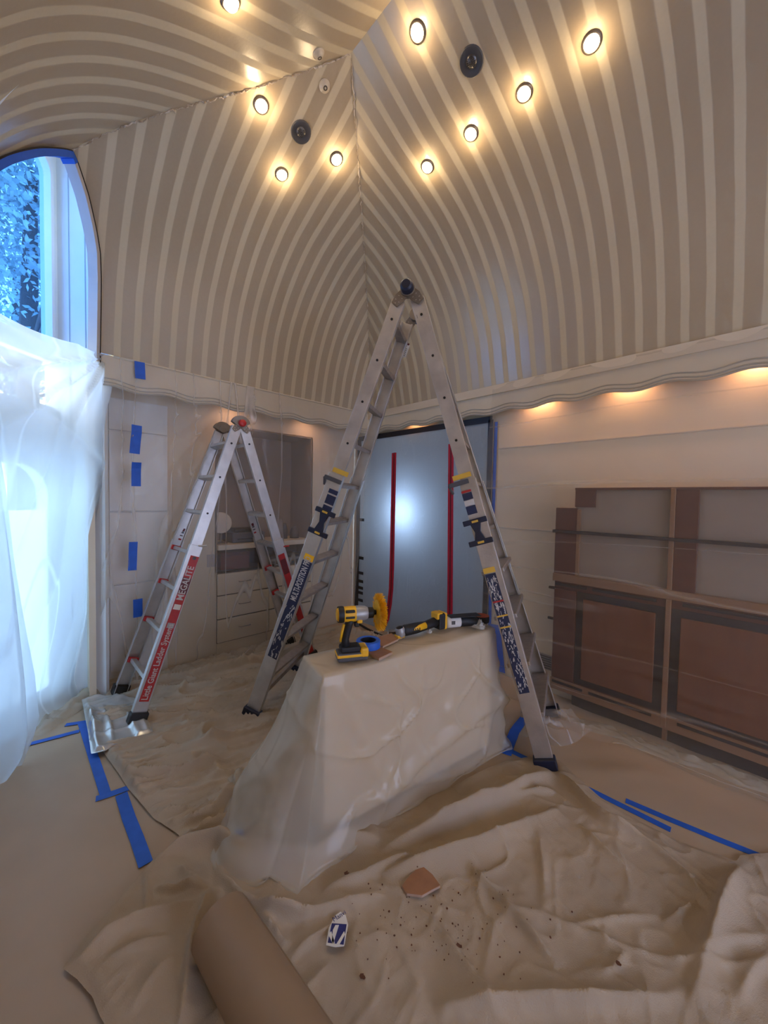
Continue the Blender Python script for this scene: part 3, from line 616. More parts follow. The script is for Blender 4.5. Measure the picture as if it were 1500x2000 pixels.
# ================================================================ PLASTIC SHEETS
def radial(a, b_, ga, gb, s, freq, p=3.0):
    """creases fanning out of the gather point (ga,gb)"""
    ph = np.arctan2(a - ga, gb - b_ + 1e-6); r = np.hypot(a - ga, b_ - gb)
    return ridge(ph * freq + s, r * .5 + s, s, p) * np.exp(-((r / 1.6) ** 2))
def filmB_x(y, z):
    h = np.clip(z / 2.46, 0, 1)
    x = .098 + .012 * np.sin(y * 7) * (1 - h) - .20 * (1 - h) ** 1.6
    x = x + (.02 + .05 * (1 - h)) * (vn(y * 5.5, z * .55, 11) - .5) * np.minimum(1, (1 - h) * 6)
    x = x + .030 * radial(y, z, -1.60, 2.44, 21, 5.5) * np.minimum(1, (1 - h) * 8) + .022 * radial(y, z, -2.35, 2.46, 24, 6.) * np.minimum(1, (1 - h) * 8)
    x = x + .016 * ridge(y * 9 + z * 1.2, z * .7, 31, 3) * np.minimum(1, (1 - h) * 5)
    x = x + .10 * np.exp(-(z / .10) ** 2) * vn(y * 6, z * 5, 17)
    return np.maximum(x, .09 - .2 * (1 - h) ** 1.5)
def filmB(u, v):
    y = -2.57 + 2.44 * u; z = .015 + 2.45 * v; return filmB_x(y, z), y, z
tag(grid('plastic_sheet', 190, 150, filmB, M['film']), 'clear plastic sheet hung from the back valance over cupboards and niche', 'plastic sheet')
def filmR_y(x, z):
    h = np.clip(z / 2.46, 0, 1)
    y = -.098 - .115 * sstep(0, .42, 1 - h) - .02 * (1 - h)
    y = y - (.006 + .02 * (1 - h)) * (vn(x * 1.6, z * 5, 41) - .3) * np.minimum(1, (1 - h) * 6)
    y = y - .014 * radial(x, z, 1.75, 2.35, 43, 5.) * np.minimum(1, (1 - h) * 6)
    y = y - .016 * ridge(x * 1.1 + z * .4, z * 8 - x * .8, 47, 3.5) * sstep(1.3, .8, z) * sstep(1.6, 2.3, x) - .006 * ridge(x * 3 + z * 3, z * 6 - x * 4, 48, 3)
    y = y - .14 * np.exp(-(z / .09) ** 2) * (.4 + vn(x * 5, z * 6, 49))
    return y
def filmR(u, v):
    x = 1.66 + 3.2 * u; z = .02 + 2.445 * v; x = x + .05 * (1 - v) * (1 - u); return x, filmR_y(x, z), z
tag(grid('plastic_sheet', 200, 190, filmR, M['filmR']), 'clear plastic sheet hung from the right valance over the wooden wall unit', 'plastic sheet')
def filmBay(u, v):
    e = 1.80 + 1.07 * u; z = .01 + (2.44 - .04 * u + .015 * np.sin(u * 9)) * v; h = v
    d = 1.79 + .27 * (1 - h) ** 1.3 + .05 * (vn(e * 5 + z * .6, z * .5, 61) - .5) * np.minimum(1, (1 - h) * 5)
    d = d - .05 * radial(e, z, 1.85, 2.44, 62, 3.0) - .05 * radial(e, z, 2.85, 2.42, 66, 3.5) - .03 * ridge(e * 4 + z * .9, z * .5, 63, 3)
    d = d - .16 * np.exp(-(z / .10) ** 2) * vn(e * 6, z * 6, 64)
    return DD[0] * d + EE[0] * e, DD[1] * d + EE[1] * e, z
tag(grid('plastic_sheet', 120, 130, filmBay, M['filmW']), 'milky plastic sheet glowing blue across the bay window opening', 'plastic sheet')
def filmFlap(u, v):
    z = .008 + 2.40 * v
    e0 = np.interp(z, [0, .1, .2, .45, 1.0, 1.75, 2.4], [2.53, 2.44, 2.385, 2.395, 2.46, 2.57, 2.78]); e = e0 + (2.93 - e0) * u
    d = 1.70 + .04 * (vn(e * 9, z * .7, 71) - .5) + .05 * np.sin(u * 16 + z * .6) * (.3 + .7 * (1 - v)) - .05 * np.exp(-(z / .15) ** 2) * vn(e * 7, z * 5, 72) + .05 * (1 - u)
    return DD[0] * d + EE[0] * e, DD[1] * d + EE[1] * e, z
tag(grid('plastic_sheet', 70, 110, filmFlap, M['filmW']), 'loose milky plastic flap hanging at the left picture edge', 'plastic sheet')

def bunch(name, pts, w, h, seed, m, lab, cat='plastic', n=90, k=14):
    """crumpled plastic lying along a floor line"""
    P = np.array(pts, float); seg = np.r_[0, np.cumsum(np.linalg.norm(np.diff(P, axis=0), axis=1))]
    def fn(u, v):
        s = u * seg[-1]; x = np.interp(s, seg, P[:, 0]); y = np.interp(s, seg, P[:, 1])
        dx = np.interp(s + .02, seg, P[:, 0]) - np.interp(s - .02, seg, P[:, 0]); dy = np.interp(s + .02, seg, P[:, 1]) - np.interp(s - .02, seg, P[:, 1]); L = np.hypot(dx, dy) + 1e-9
        ww = w * (.6 + .7 * vn(s * 5, 1.3, seed)); q = (v - .5) * ww + .03 * (vn(s * 9, v * 6, seed + 1) - .5)
        env = np.sin(np.pi * np.clip(v, 0, 1)) ** .7 * np.minimum(1, 8 * np.minimum(u, 1 - u))
        z = .012 + env * h * (.25 + .9 * ridge(s * 9 + v * 2, v * 4 + s * 3, seed + 2, 2) + .5 * vn(s * 22, v * 9, seed + 3))
        return x - dy / L * q, y + dx / L * q, z
    return tag(grid(name, n, k, fn, m), lab, cat)
fp = lambda *a: [tuple(at_z(x, y)[:2]) for x, y in a]
bunch('crumpled_plastic', fp((60, 1440), (130, 1395), (190, 1355), (250, 1335)), .14, .05, 81, M['filmI'], 'crumpled plastic hem on the floor below the bay sheet')
bunch('crumpled_plastic', [(-.02, -2.4), (-.06, -1.7), (-.06, -1.1), (.02, -.5), (.22, -.2)], .16, .05, 85, M['filmI'], 'crumpled plastic hem on the floor below the back sheet', n=140)
bunch('crumpled_plastic', fp((1130, 1412), (1230, 1450), (1340, 1490), (1500, 1545), (1700, 1620)), .12, .03, 91, M['filmI'], 'crumpled plastic hem on the floor along the wooden wall unit', n=140)
bunch('crumpled_plastic', fp((1020, 1420), (1070, 1432), (1125, 1408)), .24, .075, 95, M['film'], 'crumpled clear plastic heap behind the right foot of the tall ladder', n=80, k=30)

# masking tape on the back sheet
for px, py, w_, h_, rot, lab in ((275, 722, 14, 33, 3, 'short blue tape piece on the valance edge, topmost of the column'), (268, 857, 14, 56, -5, 'long blue tape piece on the plastic, second from the top'), (270, 926, 13, 47, 1, 'blue tape piece on the plastic, third from the top'), (266, 1090, 12, 58, -2, 'curved blue tape piece on the plastic, fourth from the top'), (278, 1196, 13, 38, 2, 'blue tape piece lowest of the column, beside the small ladder')):
    c = at_x(px, py, .13); dpt_ = (CM @ (c - CAM))[2]; k = dpt_ / F_PX
    pts = []
    for s_ in np.linspace(-.5, .5, 5):
        y = c[1] + s_ * h_ * k * math.tan(math.radians(rot)) * .7; z = c[2] - s_ * h_ * k
        pts.append((float(filmB_x(np.array(y), np.array(z))) + .006, y, z))
    tag(strip('masking_tape_strip', pts, w_ * k * 1.25, M['blue'], dirn=(1, 0, 0)), lab, 'tape', 'tape pieces on the back plastic')

# masking tape on the floor
def ftape(pxs, w_, lab, dz=.011):
    P = [at_z(x, y, .008) for x, y in pxs]; Q = []
    for a, b_ in zip(P[:-1], P[1:]):
        for q in np.linspace(0, 1, 6)[:-1]: Q.append(a + (b_ - a) * q)
    Q.append(P[-1]); Q = [(p[0], p[1], float(wave(p[0], p[1])) + .0045 + dz - .011) for p in Q]
    return tag(strip('masking_tape_strip', Q, w_, M['blue'], dirn=(0, 0, 1), dz=0), lab, 'tape', 'blue tape on the floor paper')
ftape([(38, 1460), (95, 1445), (155, 1430)], .035, 'blue floor tape leading from the bay plastic to the silvery sheet')
ftape([(128, 1418), (165, 1412)], .035, 'short blue floor tape stub above the bay tape')
ftape([(160, 1412), (178, 1465), (192, 1510), (206, 1552)], .045, 'blue floor tape beside the silvery sheet, upper run')
ftape([(187, 1562), (252, 1540)], .04, 'short blue crosspiece of the floor tape')
ftape([(237, 1552), (252, 1600), (268, 1640), (285, 1690)], .05, 'wide blue floor tape running under the front drop cloth')
ftape([(430, 1655), (470, 1620)], .07, 'blue tape corner showing between the two drop cloths')
ftape([(985, 1462), (1040, 1488), (1100, 1518), (1170, 1552), (1310, 1622)], .035, 'blue floor tape from the tall ladder foot along the cloth edge')
ftape([(1222, 1564), (1300, 1598), (1400, 1640), (1495, 1678)], .035, 'second blue floor tape, farther right by the wooden unit')
ftape([(1030, 1398), (1005, 1430), (988, 1475)], .06, 'wide blue floor tape beside the right end of the draped table', dz=.013)

# ================================================================ LADDERS
def project(p): c = CM @ (np.array(p, float) - CAM); return 750 + F_PX * c[0] / c[2], 1000 + F_PX * c[1] / c[2]
def lerp(a, b_, t): return np.array(a, float) + (np.array(b_, float) - np.array(a, float)) * t
def frac_at(a, b_, py):                                        # share of the rail at which it stands at a given height in the picture
    lo, hi = 0., 1.
    for _ in range(40):
        m_ = (lo + hi) / 2
        if project(lerp(a, b_, m_))[1] < py: lo = m_
        else: hi = m_
    return lo
def unit(v): v = np.array(v, float); return v / np.linalg.norm(v)
def channel(p0, p1, w, dep, rd, th=.006):
    """C-section rail: web facing -rd, flanges reaching inward along rd"""
    d = unit(np.array(p1) - np.array(p0)); rd = unit(np.array(rd) - d * (np.array(rd) @ d)); wd = np.cross(d, rd); b = MB()
    b.bar(np.array(p0), np.array(p1), w, th, wd)
    for s_ in (-1, 1): b.bar(np.array(p0) + wd * s_ * (w / 2 - th / 2) + rd * dep / 2, np.array(p1) + wd * s_ * (w / 2 - th / 2) + rd * dep / 2, th, dep, wd)
    return b, d, rd, wd
def sticker(p0, p1, t0, t1, w, rd, m, parent, off=.0045, sh=0., name='label'):
    a, c = lerp(p0, p1, t0), lerp(p0, p1, t1); d = unit(c - a); rd = unit(rd - d * (rd @ d)); wd = np.cross(d, rd)
    return MB().bar(a - rd * off + wd * sh, c - rd * off + wd * sh, w, .001, wd).build(name, m, parent), a, c, d, rd, wd
def foot_cap(p, d, rd, wd, w, m, parent, L=.065, dep=.04):
    b = MB(); q = np.array(p); b.bar(q - d * L - rd * .012, q - rd * .012, w + .022, dep + .018, wd); return b.build('foot', m, parent, bevel=.006)

def half_ladder(root, hn, hf, fn, ff, spec):
    hn, hf, fn, ff = (np.array(x, float) for x in (hn, hf, fn, ff))
    sh = unit((fn - hn) * np.array((1, 1, 0))) * spec.get('spread', .03) + np.array((0, 0, -spec.get('drop', .02))); hn = hn + sh; hf = hf + sh
    w1, w2, ts = spec['w_fly'], spec['w_base'], spec['split']
    for a, c, s_ in ((hn, fn, 1), (hf, ff, -1)):
        rd = unit((hf - hn) + (ff - fn)) * s_
        b, d, r_, wd = channel(a, lerp(a, c, spec['fly_end']), w1, .026, rd); b.build('fly_rail', spec['m_fly'], root, bevel=.0015)
        b, d, r_, wd = channel(lerp(a, c, ts) - r_ * .007, c - d * .0 - r_ * .007, w2, .034, rd); b.build('base_rail', spec['m_base'], root, bevel=.002)
        foot_cap(c + r_ * .008, d, r_, wd, w2, spec['m_foot'], root)
    L = np.linalg.norm(fn - hn)
    for t in spec['fly_rungs']:
        a, c = lerp(hn, fn, t), lerp(hf, ff, t); d = unit(fn - hn); wd = unit(np.cross(d, c - a))
        b = MB(); b.bar(a, c, spec['rung_w'], .022, wd)
        for q in (-.33, 0, .33): b.bar(a + wd * q * spec['rung_w'] - d * .0125, c + wd * q * spec['rung_w'] - d * .0125, spec['rung_w'] * .12, .004, wd)
        b.build('rung', spec['m_rung'], root)
        for e_, s_ in ((a, -1), (c, 1)): MB().cyl(e_ + unit(c - a) * s_ * .003, e_ + unit(c - a) * s_ * .0065, .0075, n=12).build('rung_plug', M['black'], root)
    for t in spec['base_rungs']:
        a, c = lerp(hn, fn, t), lerp(hf, ff, t); d = unit(fn - hn); wd = unit(np.cross(d, c - a)); rr = unit(c - a)
        b = MB(); b.bar(a, c, spec['base_rung_w'], .026, wd); b.build('rung', spec['m_rung'], root, bevel=.004)
        if spec.get('clip'):
            for e_, s_ in ((a, 1), (c, -1)): MB().bar(e_ + rr * s_ * .0, e_ + rr * s_ * .035, spec['base_rung_w'] + .03, .036, wd).build('rung_clip', spec['clip'], root, bevel=.006)

def hinge(root, p, axis, d1, d2, r, m_plate, m_knob, kr, kl, s_):
    """two fan plates turning on a round hub"""
    axis = unit(axis)
    for i, d in enumerate((np.array(d1, float), np.array(d2, float))):
        d = unit(unit(d * np.array((1, 1, 0))) * .075 + np.array((0, 0, -.075))); wd = unit(np.cross(axis, d)); poly = [(-.8 * r, .2 * r), (-.95 * r, 1.5 * r), (-.6 * r, 2.6 * r), (.6 * r, 2.6 * r), (.95 * r, 1.5 * r), (.8 * r, .2 * r), (.45 * r, -.55 * r), (-.45 * r, -.55 * r)]
        o_ = np.array(p) + axis * (.006 + .005 * i) * -s_; b = MB(); b.prism([(q[0] * .8, q[1]) for q in poly], o_, wd, d, .004); b.build('hinge_plate', m_plate, root)
        b = MB()
        for q in ((-.3, 1.4), (.3, 1.4), (-.3, 2.0), (.3, 2.0), (0, 2.4)): c = o_ + wd * q[0] * r + d * q[1] * r; b.cyl(c - axis * .004, c + axis * .008, .0045, n=8)
        b.build('rivet', M['alu2'], root)
    b = MB(); b.cyl(np.array(p) - axis * .02, np.array(p) + axis * .02, r, n=24); b.build('hub', m_plate, root, bevel=.003)
    b = MB(); b.lathe([(kr * 1.05, 0), (kr * 1.05, kl * .35), (kr, kl * .8), (kr * .7, kl), (0, kl)], np.array(p) - axis * s_ * .02, -axis * s_, 20); b.build('knob', m_knob, root, smooth='auto')

# ---- tall ladder straddling the draped table
HN = np.array((1.808, -1.327, 2.722)); drv = unit((-.535, .846, 0)); HF = HN + drv * .31
A_ = np.array((.958, -1.88, .012)); B_ = np.array((.606, -1.323, .012)); D_ = np.array((2.534, -.889, .012)); E_ = D_ + np.array((-.20, .56, 0))
T = tag(empty('multi_position_ladder', (1.65, -1.1, 0)), 'tall worn aluminium folding ladder standing astride the draped table', 'ladder')
TM = []
class Rec: pass
def into(root, fn):
    before = set(bpy.data.objects); fn(); bpy.context.view_layer.update()
    for o in set(bpy.data.objects) - before:
        if o.parent is None: o.parent = root; o.matrix_parent_inverse = root.matrix_world.inverted()
rungs = lambda t0, t1, n: list(np.linspace(t0, t1, n))
specL = dict(w_fly=.082, w_base=.098, split=frac_at(HN, A_, 918), fly_end=.70, m_fly=M['alu2'], m_base=M['alu'], m_foot=M['navy'], m_rung=M['rung'],
             fly_rungs=[frac_at(HN, A_, y) for y in (608, 690, 773, 856, 938, 1015)], base_rungs=[frac_at(HN, A_, y) for y in (1095, 1172, 1250, 1322)], rung_w=.065, base_rung_w=.06, spread=.055, drop=.045)
specR = dict(specL); specR.update(split=frac_at(HN, D_, 928), m_base=M['alu2'], base_rung_w=.13, rung_w=.06,
             fly_rungs=[frac_at(HN, D_, y) for y in (602, 683, 766, 850, 935, 1030)], base_rungs=[frac_at(HN, D_, y) for y in (1110, 1200, 1295, 1395)])
def big():
    half_ladder(None, HN, HF, A_, B_, specL); half_ladder(None, HN, HF, D_, E_, specR)
    for p, s_ in ((HN, 1), (HF, -1)):
        hinge(None, p + np.array((0, 0, .01)), drv, (A_ if s_ == 1 else B_) - p, (D_ if s_ == 1 else E_) - p, .044, M['steel'], M['navy'], .036, .05, s_)
    # spreader strut and foot brace of the left half
    q0, q1 = lerp(HN, A_, .955), lerp(HF, B_, .93); MB().bar(q0, q1, .03, .02, (0, 0, 1)).build('foot_brace', M['rung'])
    for (p0, p1, ys) in ((HN, A_, (1000, 1040, 918, 940)), (HN, D_, (1018, 1058, 926, 942))):
        d = unit(p1 - p0); rd = unit(drv - d * (drv @ d)); wd = np.cross(d, rd); w_ = .1
        c0, c1 = lerp(p0, p1, frac_at(p0, p1, ys[0])), lerp(p0, p1, frac_at(p0, p1, ys[1])); o_ = -rd * .018
        b = MB(); L = np.linalg.norm(c1 - c0)
        for cc in (c0, c1): b.bar(cc + o_ - wd * .068, cc + o_ + wd * .068, .03, .02, d)
        b.prism([(-.035, 0), (-.016, L / 2), (-.035, L), (.035, L), (.016, L / 2), (.035, 0)], c0 + o_ - rd * .008, wd, d, .014); lk = b.build('rung_lock', M['navy'], bevel=.003)
        for cc in (c0, c1): MB().bar(cc + o_ - rd * .011 - wd * .018, cc + o_ - rd * .011 + wd * .018, .012, .003, d).build('yellow_mark', M['yeltape'], lk)
        sticker(p0, p1, frac_at(p0, p1, ys[2]), frac_at(p0, p1, ys[2]) + .01, w_ + .006, rd, M['yeltape'], None, off=.013, name='yellow_band')
        a = lerp(p0, p1, frac_at(p0, p1, ys[3])); b = MB(); b.bar(a - wd * .085 - rd * .02, a + wd * .03 - rd * .02, .026, .02, d); b.bar(a - wd * .085 - rd * .02, a - wd * .075 + d * .05 - rd * .0, .016, .016, rd); b.build('rail_hook', M['grille'], bevel=.003)
    for s_, ys in ((-1, 0),):
        for yy in (1060, 1095): pass
    d = unit(A_ - HN); rd = unit(drv - d * (drv @ d)); f = lambda y: frac_at(HN, A_, y)
    # small blue instruction label, then the long navy label with lettering
    for y0, y1 in ((957, 965), (968, 985), (988, 996), (999, 1003)):
        sticker(HN, A_, f(y0), f(y1), .062, rd, M['navylabel'], None, off=.0125)
    sticker(HN, A_, f(1083), f(1094), .066, rd, M['yel'], None, off=.0125)
    st, a, c, dd, rr, wd = sticker(HN, A_, f(1096), f(1283), .068, rd, M['navylabel'], None, off=.0125)
    mid = lerp(HN, A_, f(1172)) - rr * .0142
    text_mesh('MULTI-POSITION PRO', .060, M['worn'], mid - wd * .0, -dd, wd if np.cross(-dd, wd) @ rr < 0 else -wd, st, squash=.52, bold=.0008)
    b = MB(); rng = random.Random(3)
    for i in range(46):
        t_ = f(1178) + (f(1278) - f(1178)) * rng.random(); q = lerp(HN, A_, t_) - rr * .0137 + wd * rng.uniform(-.03, .03)
        b.bar(q, q + dd * rng.uniform(.006, .03) + wd * rng.uniform(-.012, .012), rng.uniform(.002, .008), .0006, wd)
    b.build('label_wear', M['worn'], st)
    d = unit(D_ - HN); rd = unit(drv - d * (drv @ d)); f = lambda y: frac_at(HN, D_, y)
    for y0, y1, m_ in ((958, 962, 'redlabel'), (963, 976, 'navylabel'), (977, 987, 'worn'), (988, 1004, 'navylabel')): sticker(HN, D_, f(y0), f(y1), .056, rd, M[m_], None, off=.0125)
    sticker(HN, D_, f(1108), f(1118), .066, rd, M['yeltape'], None, off=.0125)
    st, a, c, dd, rr, wd = sticker(HN, D_, f(1120), f(1352), .060, rd, M['navylabel'], None, off=.0125); b = MB()
    for i in range(150):
        t_ = f(1124) + (f(1350) - f(1124)) * rng.random(); q = lerp(HN, D_, t_) - rr * .0137 + wd * rng.uniform(-.028, .028)
        b.bar(q, q + dd * rng.uniform(.005, .03) + wd * rng.uniform(-.008, .008), rng.uniform(.0015, .006), .0006, wd)
    b.build('label_wear', M['worn'], st)
    for y in (1172, 1200, 1222): sticker(HN, D_, f(y), f(y + 3), .06, rd, M['yeltape' if y > 1180 else 'redlabel'], None, off=.0137, name='label_stripe')
    # white instruction tag inside the far rail
    d = unit(B_ - HF); rd2 = unit(-drv - d * (-drv @ d)); g0 = frac_at(HF, B_, 672); st, a, c, dd, rr, wd = sticker(HF, B_, g0, g0 + .03, .05, rd2, M['paperwhite'], None, off=-.0045)
    MB().bar(a + rr * .0055 - wd * .02, a + rr * .0055 + wd * .02, .012, .0008, dd).build('red_heading', M['darkred'], st)
    for i in range(5): q = lerp(a, c, .35 + i * .13) + rr * .0055; MB().bar(q - wd * .015, q + wd * .015, .004, .0008, dd).build('printed_line', M['grille'], st)
into(T, big)

# ---- small ladder by the back wall
hn = np.array((.50, -1.764, 2.04)); hf = hn + np.array((-.36, 0, 0)); a_ = np.array((.558, -2.466, .03)); b_ = np.array((.065, -2.475, .03)); c_ = np.array((.45, -1.06, .02)); d_ = np.array((.03, -1.04, .02))
T2 = tag(empty('telescoping_ladder', (.3, -1.76, 0)), 'smaller bright aluminium ladder with red labels before the back plastic', 'ladder')
def small():
    fL = lambda y: frac_at(hn, a_, y); fR = lambda y: frac_at(hn, c_, y)
    sp = dict(w_fly=.074, w_base=.086, split=fL(1062), fly_end=.62, m_fly=M['alu'], m_base=M['alu'], m_foot=M['black'], m_rung=M['alu'], fly_rungs=[fL(y) for y in (862, 928, 999)], base_rungs=[fL(y) for y in (1078, 1152, 1237, 1330)], rung_w=.06, base_rung_w=.04, clip=M['redp'])
    half_ladder(None, hn, hf, a_, b_, sp); sp2 = dict(sp); sp2.update(split=fR(1052), fly_rungs=[fR(y) for y in (862, 934, 1003, 1064)], base_rungs=[fR(y) for y in (1120, 1172, 1225)])
    half_ladder(None, hn, hf, c_, d_, sp2)
    hinge(None, hn + np.array((0, 0, .01)), (-1, 0, 0), a_ - hn, c_ - hn, .032, M['steel'], M['redp'], .026, .03, 1)
    hinge(None, hf + np.array((0, 0, .01)), (-1, 0, 0), b_ - hf, d_ - hf, .032, M['steel'], M['steel'], .022, .02, -1)
    for q in (hn, hf):                                        # rounded cover over the hinge
        b = MB(); b.prism([(.074 * math.cos(t), .070 * math.sin(t)) for t in np.linspace(.25, math.pi - .25, 14)] + [(-.03, -.01), (.03, -.01)], q + np.array((.016, 0, .0)), (0, 1, 0), (0, 0, 1), -.032); b.build('hinge_cover', M['steel'], bevel=.002)
    d = unit(a_ - hn); rd = unit(np.array((-1, 0, 0)) - d * (np.array((-1, 0, 0)) @ d))
    st, a, c, dd, rr, wd = sticker(hn, a_, fL(1086), fL(1369), .058, rd, M['redlabel'], None, off=.0125)
    up = wd if np.cross(-dd, wd) @ rr < 0 else -wd
    sticker(hn, a_, fL(1128), fL(1160), .058, rd, M['darkred'], None, off=.0132)
    text_mesh('MEGALITE', .062, M['worn'], lerp(hn, a_, fL(1172)) - rr * .0142, -dd, up, st, squash=.85, bold=.001)
    text_mesh('Little Giant Ladder Systems', .052, M['worn'], lerp(hn, a_, fL(1366)) - rr * .0142, -dd, up, st, squash=.84, bold=.0008)
    for y0, y1, m_ in ((1180, 1190, 'paperwhite'), (1216, 1226, 'grey')): sticker(hn, a_, fL(y0), fL(y1), .045, rd, M[m_], None, off=.0137)
    q = lerp(hn, a_, fL(1090)) - rr * .0145; MB().lathe([(0, 0), (.012, 0)], q, -rr, 14).build('round_mark', M['grille'], st)
    d = unit(c_ - hn); rd = unit(np.array((-1, 0, 0)) - d * (np.array((-1, 0, 0)) @ d))
    st = sticker(hn, c_, fR(1082), fR(1278), .058, rd, M['redlabel'], None, off=.0125)[0]
    sticker(hn, c_, fR(1092), fR(1120), .05, rd, M['darkred'], None, off=.0132)
    # small printed marks inside the far rails
    for p0, p1, y0 in ((hf, b_, 890), (hf, b_, 1032), (hf, d_, 1022)):
        g = frac_at(p0, p1, y0); d = unit(p1 - p0); rdi = unit(np.array((1., 0, 0)) - d * d[0])
        for i, (m_, l_) in enumerate((('darkred', .012), ('grille', .006), ('grille', .004), ('redlabel', .006))): sticker(p0, p1, g + i * .013, g + i * .013 + l_, .022, -rdi, M[m_], None, off=.0045, name='printed_mark')
    g = fL(862); sticker(lerp(hn, a_, g), lerp(hf, b_, g), .3, .75, .014, np.array((0, -.3, -1.)), M['yeltape'], None, off=-.018)
    for y in (1068,): 
        q = lerp(hn, c_, fR(y)); MB().cyl(q + np.array((.01, .05, 0)), q + np.array((.07, .06, .01)), .006, n=10).build('lock_lever', M['redp'])
    q = lerp(hn, a_, fL(1066)); MB().cyl(q + np.array((.012, 0, 0)), q + np.array((.03, .05, 0)), .005, n=10).build('lock_lever', M['alu'])
into(T2, small)

# ================================================================ DROP CLOTHS
def in_poly(P, x, y):
    c = np.zeros(x.shape, bool); n = len(P)
    for i in range(n):
        x1, y1 = P[i]; x2, y2 = P[(i + 1) % n]
        c ^= ((y1 > y) != (y2 > y)) & (x < (x2 - x1) * (y - y1) / (y2 - y1 + 1e-12) + x1)
    return c
def seg_near(P, x, y, closed):
    best = np.full(x.shape, 1e9); bx = np.zeros_like(x); by = np.zeros_like(y); n = len(P)
    for i in range(n if closed else n - 1):
        x1, y1 = P[i]; x2, y2 = P[(i + 1) % n]; dx, dy = x2 - x1, y2 - y1
        t = np.clip(((x - x1) * dx + (y - y1) * dy) / (dx * dx + dy * dy + 1e-12), 0, 1); qx, qy = x1 + t * dx, y1 + t * dy; d = np.hypot(x - qx, y - qy)
        m_ = d < best; best[m_] = d[m_]; bx[m_] = qx[m_]; by[m_] = qy[m_]
    return best, bx, by
def smooth_line(P, n=6): return [tuple(p) for p in catmull(np.array(P, float), n)]
def fold_h(x, y, folds):
    z = np.zeros_like(x)
    for fi, (P, h, w_, sharp) in enumerate(folds):
        px_ = [q[0] for q in P]; py_ = [q[1] for q in P]; mg = w_ * 6
        mk = (x > min(px_) - mg) & (x < max(px_) + mg) & (y > min(py_) - mg) & (y < max(py_) + mg)
        if not mk.any(): continue
        X0, Y0, Z0 = x, y, z; x, y, z = X0[mk], Y0[mk], Z0[mk]
        d, bx, by = seg_near(P, x, y, False)
        a, b_ = np.array(P[0]), np.array(P[-1]); L = np.linalg.norm(b_ - a) + 1e-9
        s_ = np.clip(((bx - a[0]) * (b_[0] - a[0]) + (by - a[1]) * (b_[1] - a[1])) / L ** 2, 0, 1)
        side = ((x - bx) * (b_[1] - a[1]) - (y - by) * (b_[0] - a[0])) / (L * np.maximum(d, 1e-4))
        if fi % 3 == 1: side = -side
        ww = w_ * (.95 - .40 * np.clip(side, -1, 1)) * (.7 + .6 * vn(s_ * 5, fi * 1.7, 8))
        amp = 1.05 * h * (.02 + .98 * np.sin(np.pi * np.clip(s_, 0, 1)) ** .6) * (.7 + .6 * vn(s_ * 6, h * 99, 3))
        g = np.exp(-(d / ww) ** sharp); z = z + amp * g * (1 - .5 * np.clip(z / .07, 0, 1))
        Z0[mk] = z; x, y, z = X0, Y0, Z0
    return z
def cloth(name, outline, folds, noise, step, m, lab, cat, base=.010, hem=.03, seed=0):
    P = outline; xs = [p[0] for p in P]; ys = [p[1] for p in P]
    X, Y = np.meshgrid(np.arange(min(xs) - step, max(xs) + 2 * step, step), np.arange(min(ys) - step, max(ys) + 2 * step, step))
    ins = in_poly(P, X, Y); keep = ins[:-1, :-1] | ins[1:, :-1] | ins[:-1, 1:] | ins[1:, 1:]
    d, bx, by = seg_near(P, X, Y, True); X = np.where(ins, X, bx); Y = np.where(ins, Y, by); d = np.where(ins, d, 0)
    Z = base + (fold_h(X, Y, folds) + noise(X, Y)) * sstep(0, hem, d) + .003 * vn(X * 30, Y * 30, seed + 5) + .012 * vn(X * 6, Y * 6, seed + 9) * (1 - sstep(0, .05, d))
    used = np.zeros(X.shape, bool); used[:-1, :-1] |= keep; used[1:, :-1] |= keep; used[:-1, 1:] |= keep; used[1:, 1:] |= keep
    idx = np.full(X.shape, -1); idx[used] = np.arange(used.sum()); jj, ii = np.nonzero(keep)
    f = np.stack([idx[jj, ii], idx[jj, ii + 1], idx[jj + 1, ii + 1], idx[jj + 1, ii]], -1)
    b = MB(); b.v = np.stack([X[used], Y[used], Z[used]], -1).tolist(); b.f = f.tolist()
    o = tag(b.build(name, m, smooth=True), lab, cat)
    return o, (lambda x, y: base + fold_h(np.array([x]), np.array([y]), folds)[0] + float(noise(np.array([x]), np.array([y]))[0]))
def fold(pxs, h, w_, sharp=1.25, z=.03): return (smooth_line([at_z(x, y, z)[:2] for x, y in pxs], 5), h, w_, sharp)

# -- back cloth, under both ladders
out1 = fp((222, 1340), (300, 1325), (420, 1300), (520, 1275), (620, 1246), (700, 1232), (760, 1240)) + [(1.25, -.55), (1.75, -.75)] + [(1.9, -1.2), (1.8, -1.9)] + fp((520, 1610), (470, 1625), (410, 1640), (366, 1652), (340, 1630), (300, 1605), (250, 1545), (212, 1490), (185, 1450), (180, 1395))
wr = unit(np.array(at_z(520, 1420)[:2]) - np.array(at_z(240, 1500)[:2]))
def noise1(x, y):
    a = x * wr[0] + y * wr[1]; c = -x * wr[1] + y * wr[0]
    q = c + .06 * (vn(a * 2.1, c * 3, 12) - .5)
    def ln(n_, w_): return np.exp(-np.abs(n_ - .5) / w_)
    return .030 * ridge(a * 1.1, q * 8, 13, 3) + .034 * ln(vn(a * 1.3, q * 6, 14), .028) + .026 * ln(vn(a * 2.2 + q * 2, q * 9, 17), .034) + .016 * ln(vn(a * 3 - q * 3, q * 14, 18), .05) + .009 * ridge(a * 5, q * 27, 15, 2.5) + .012 * vn(a * 2, q * 3, 16)
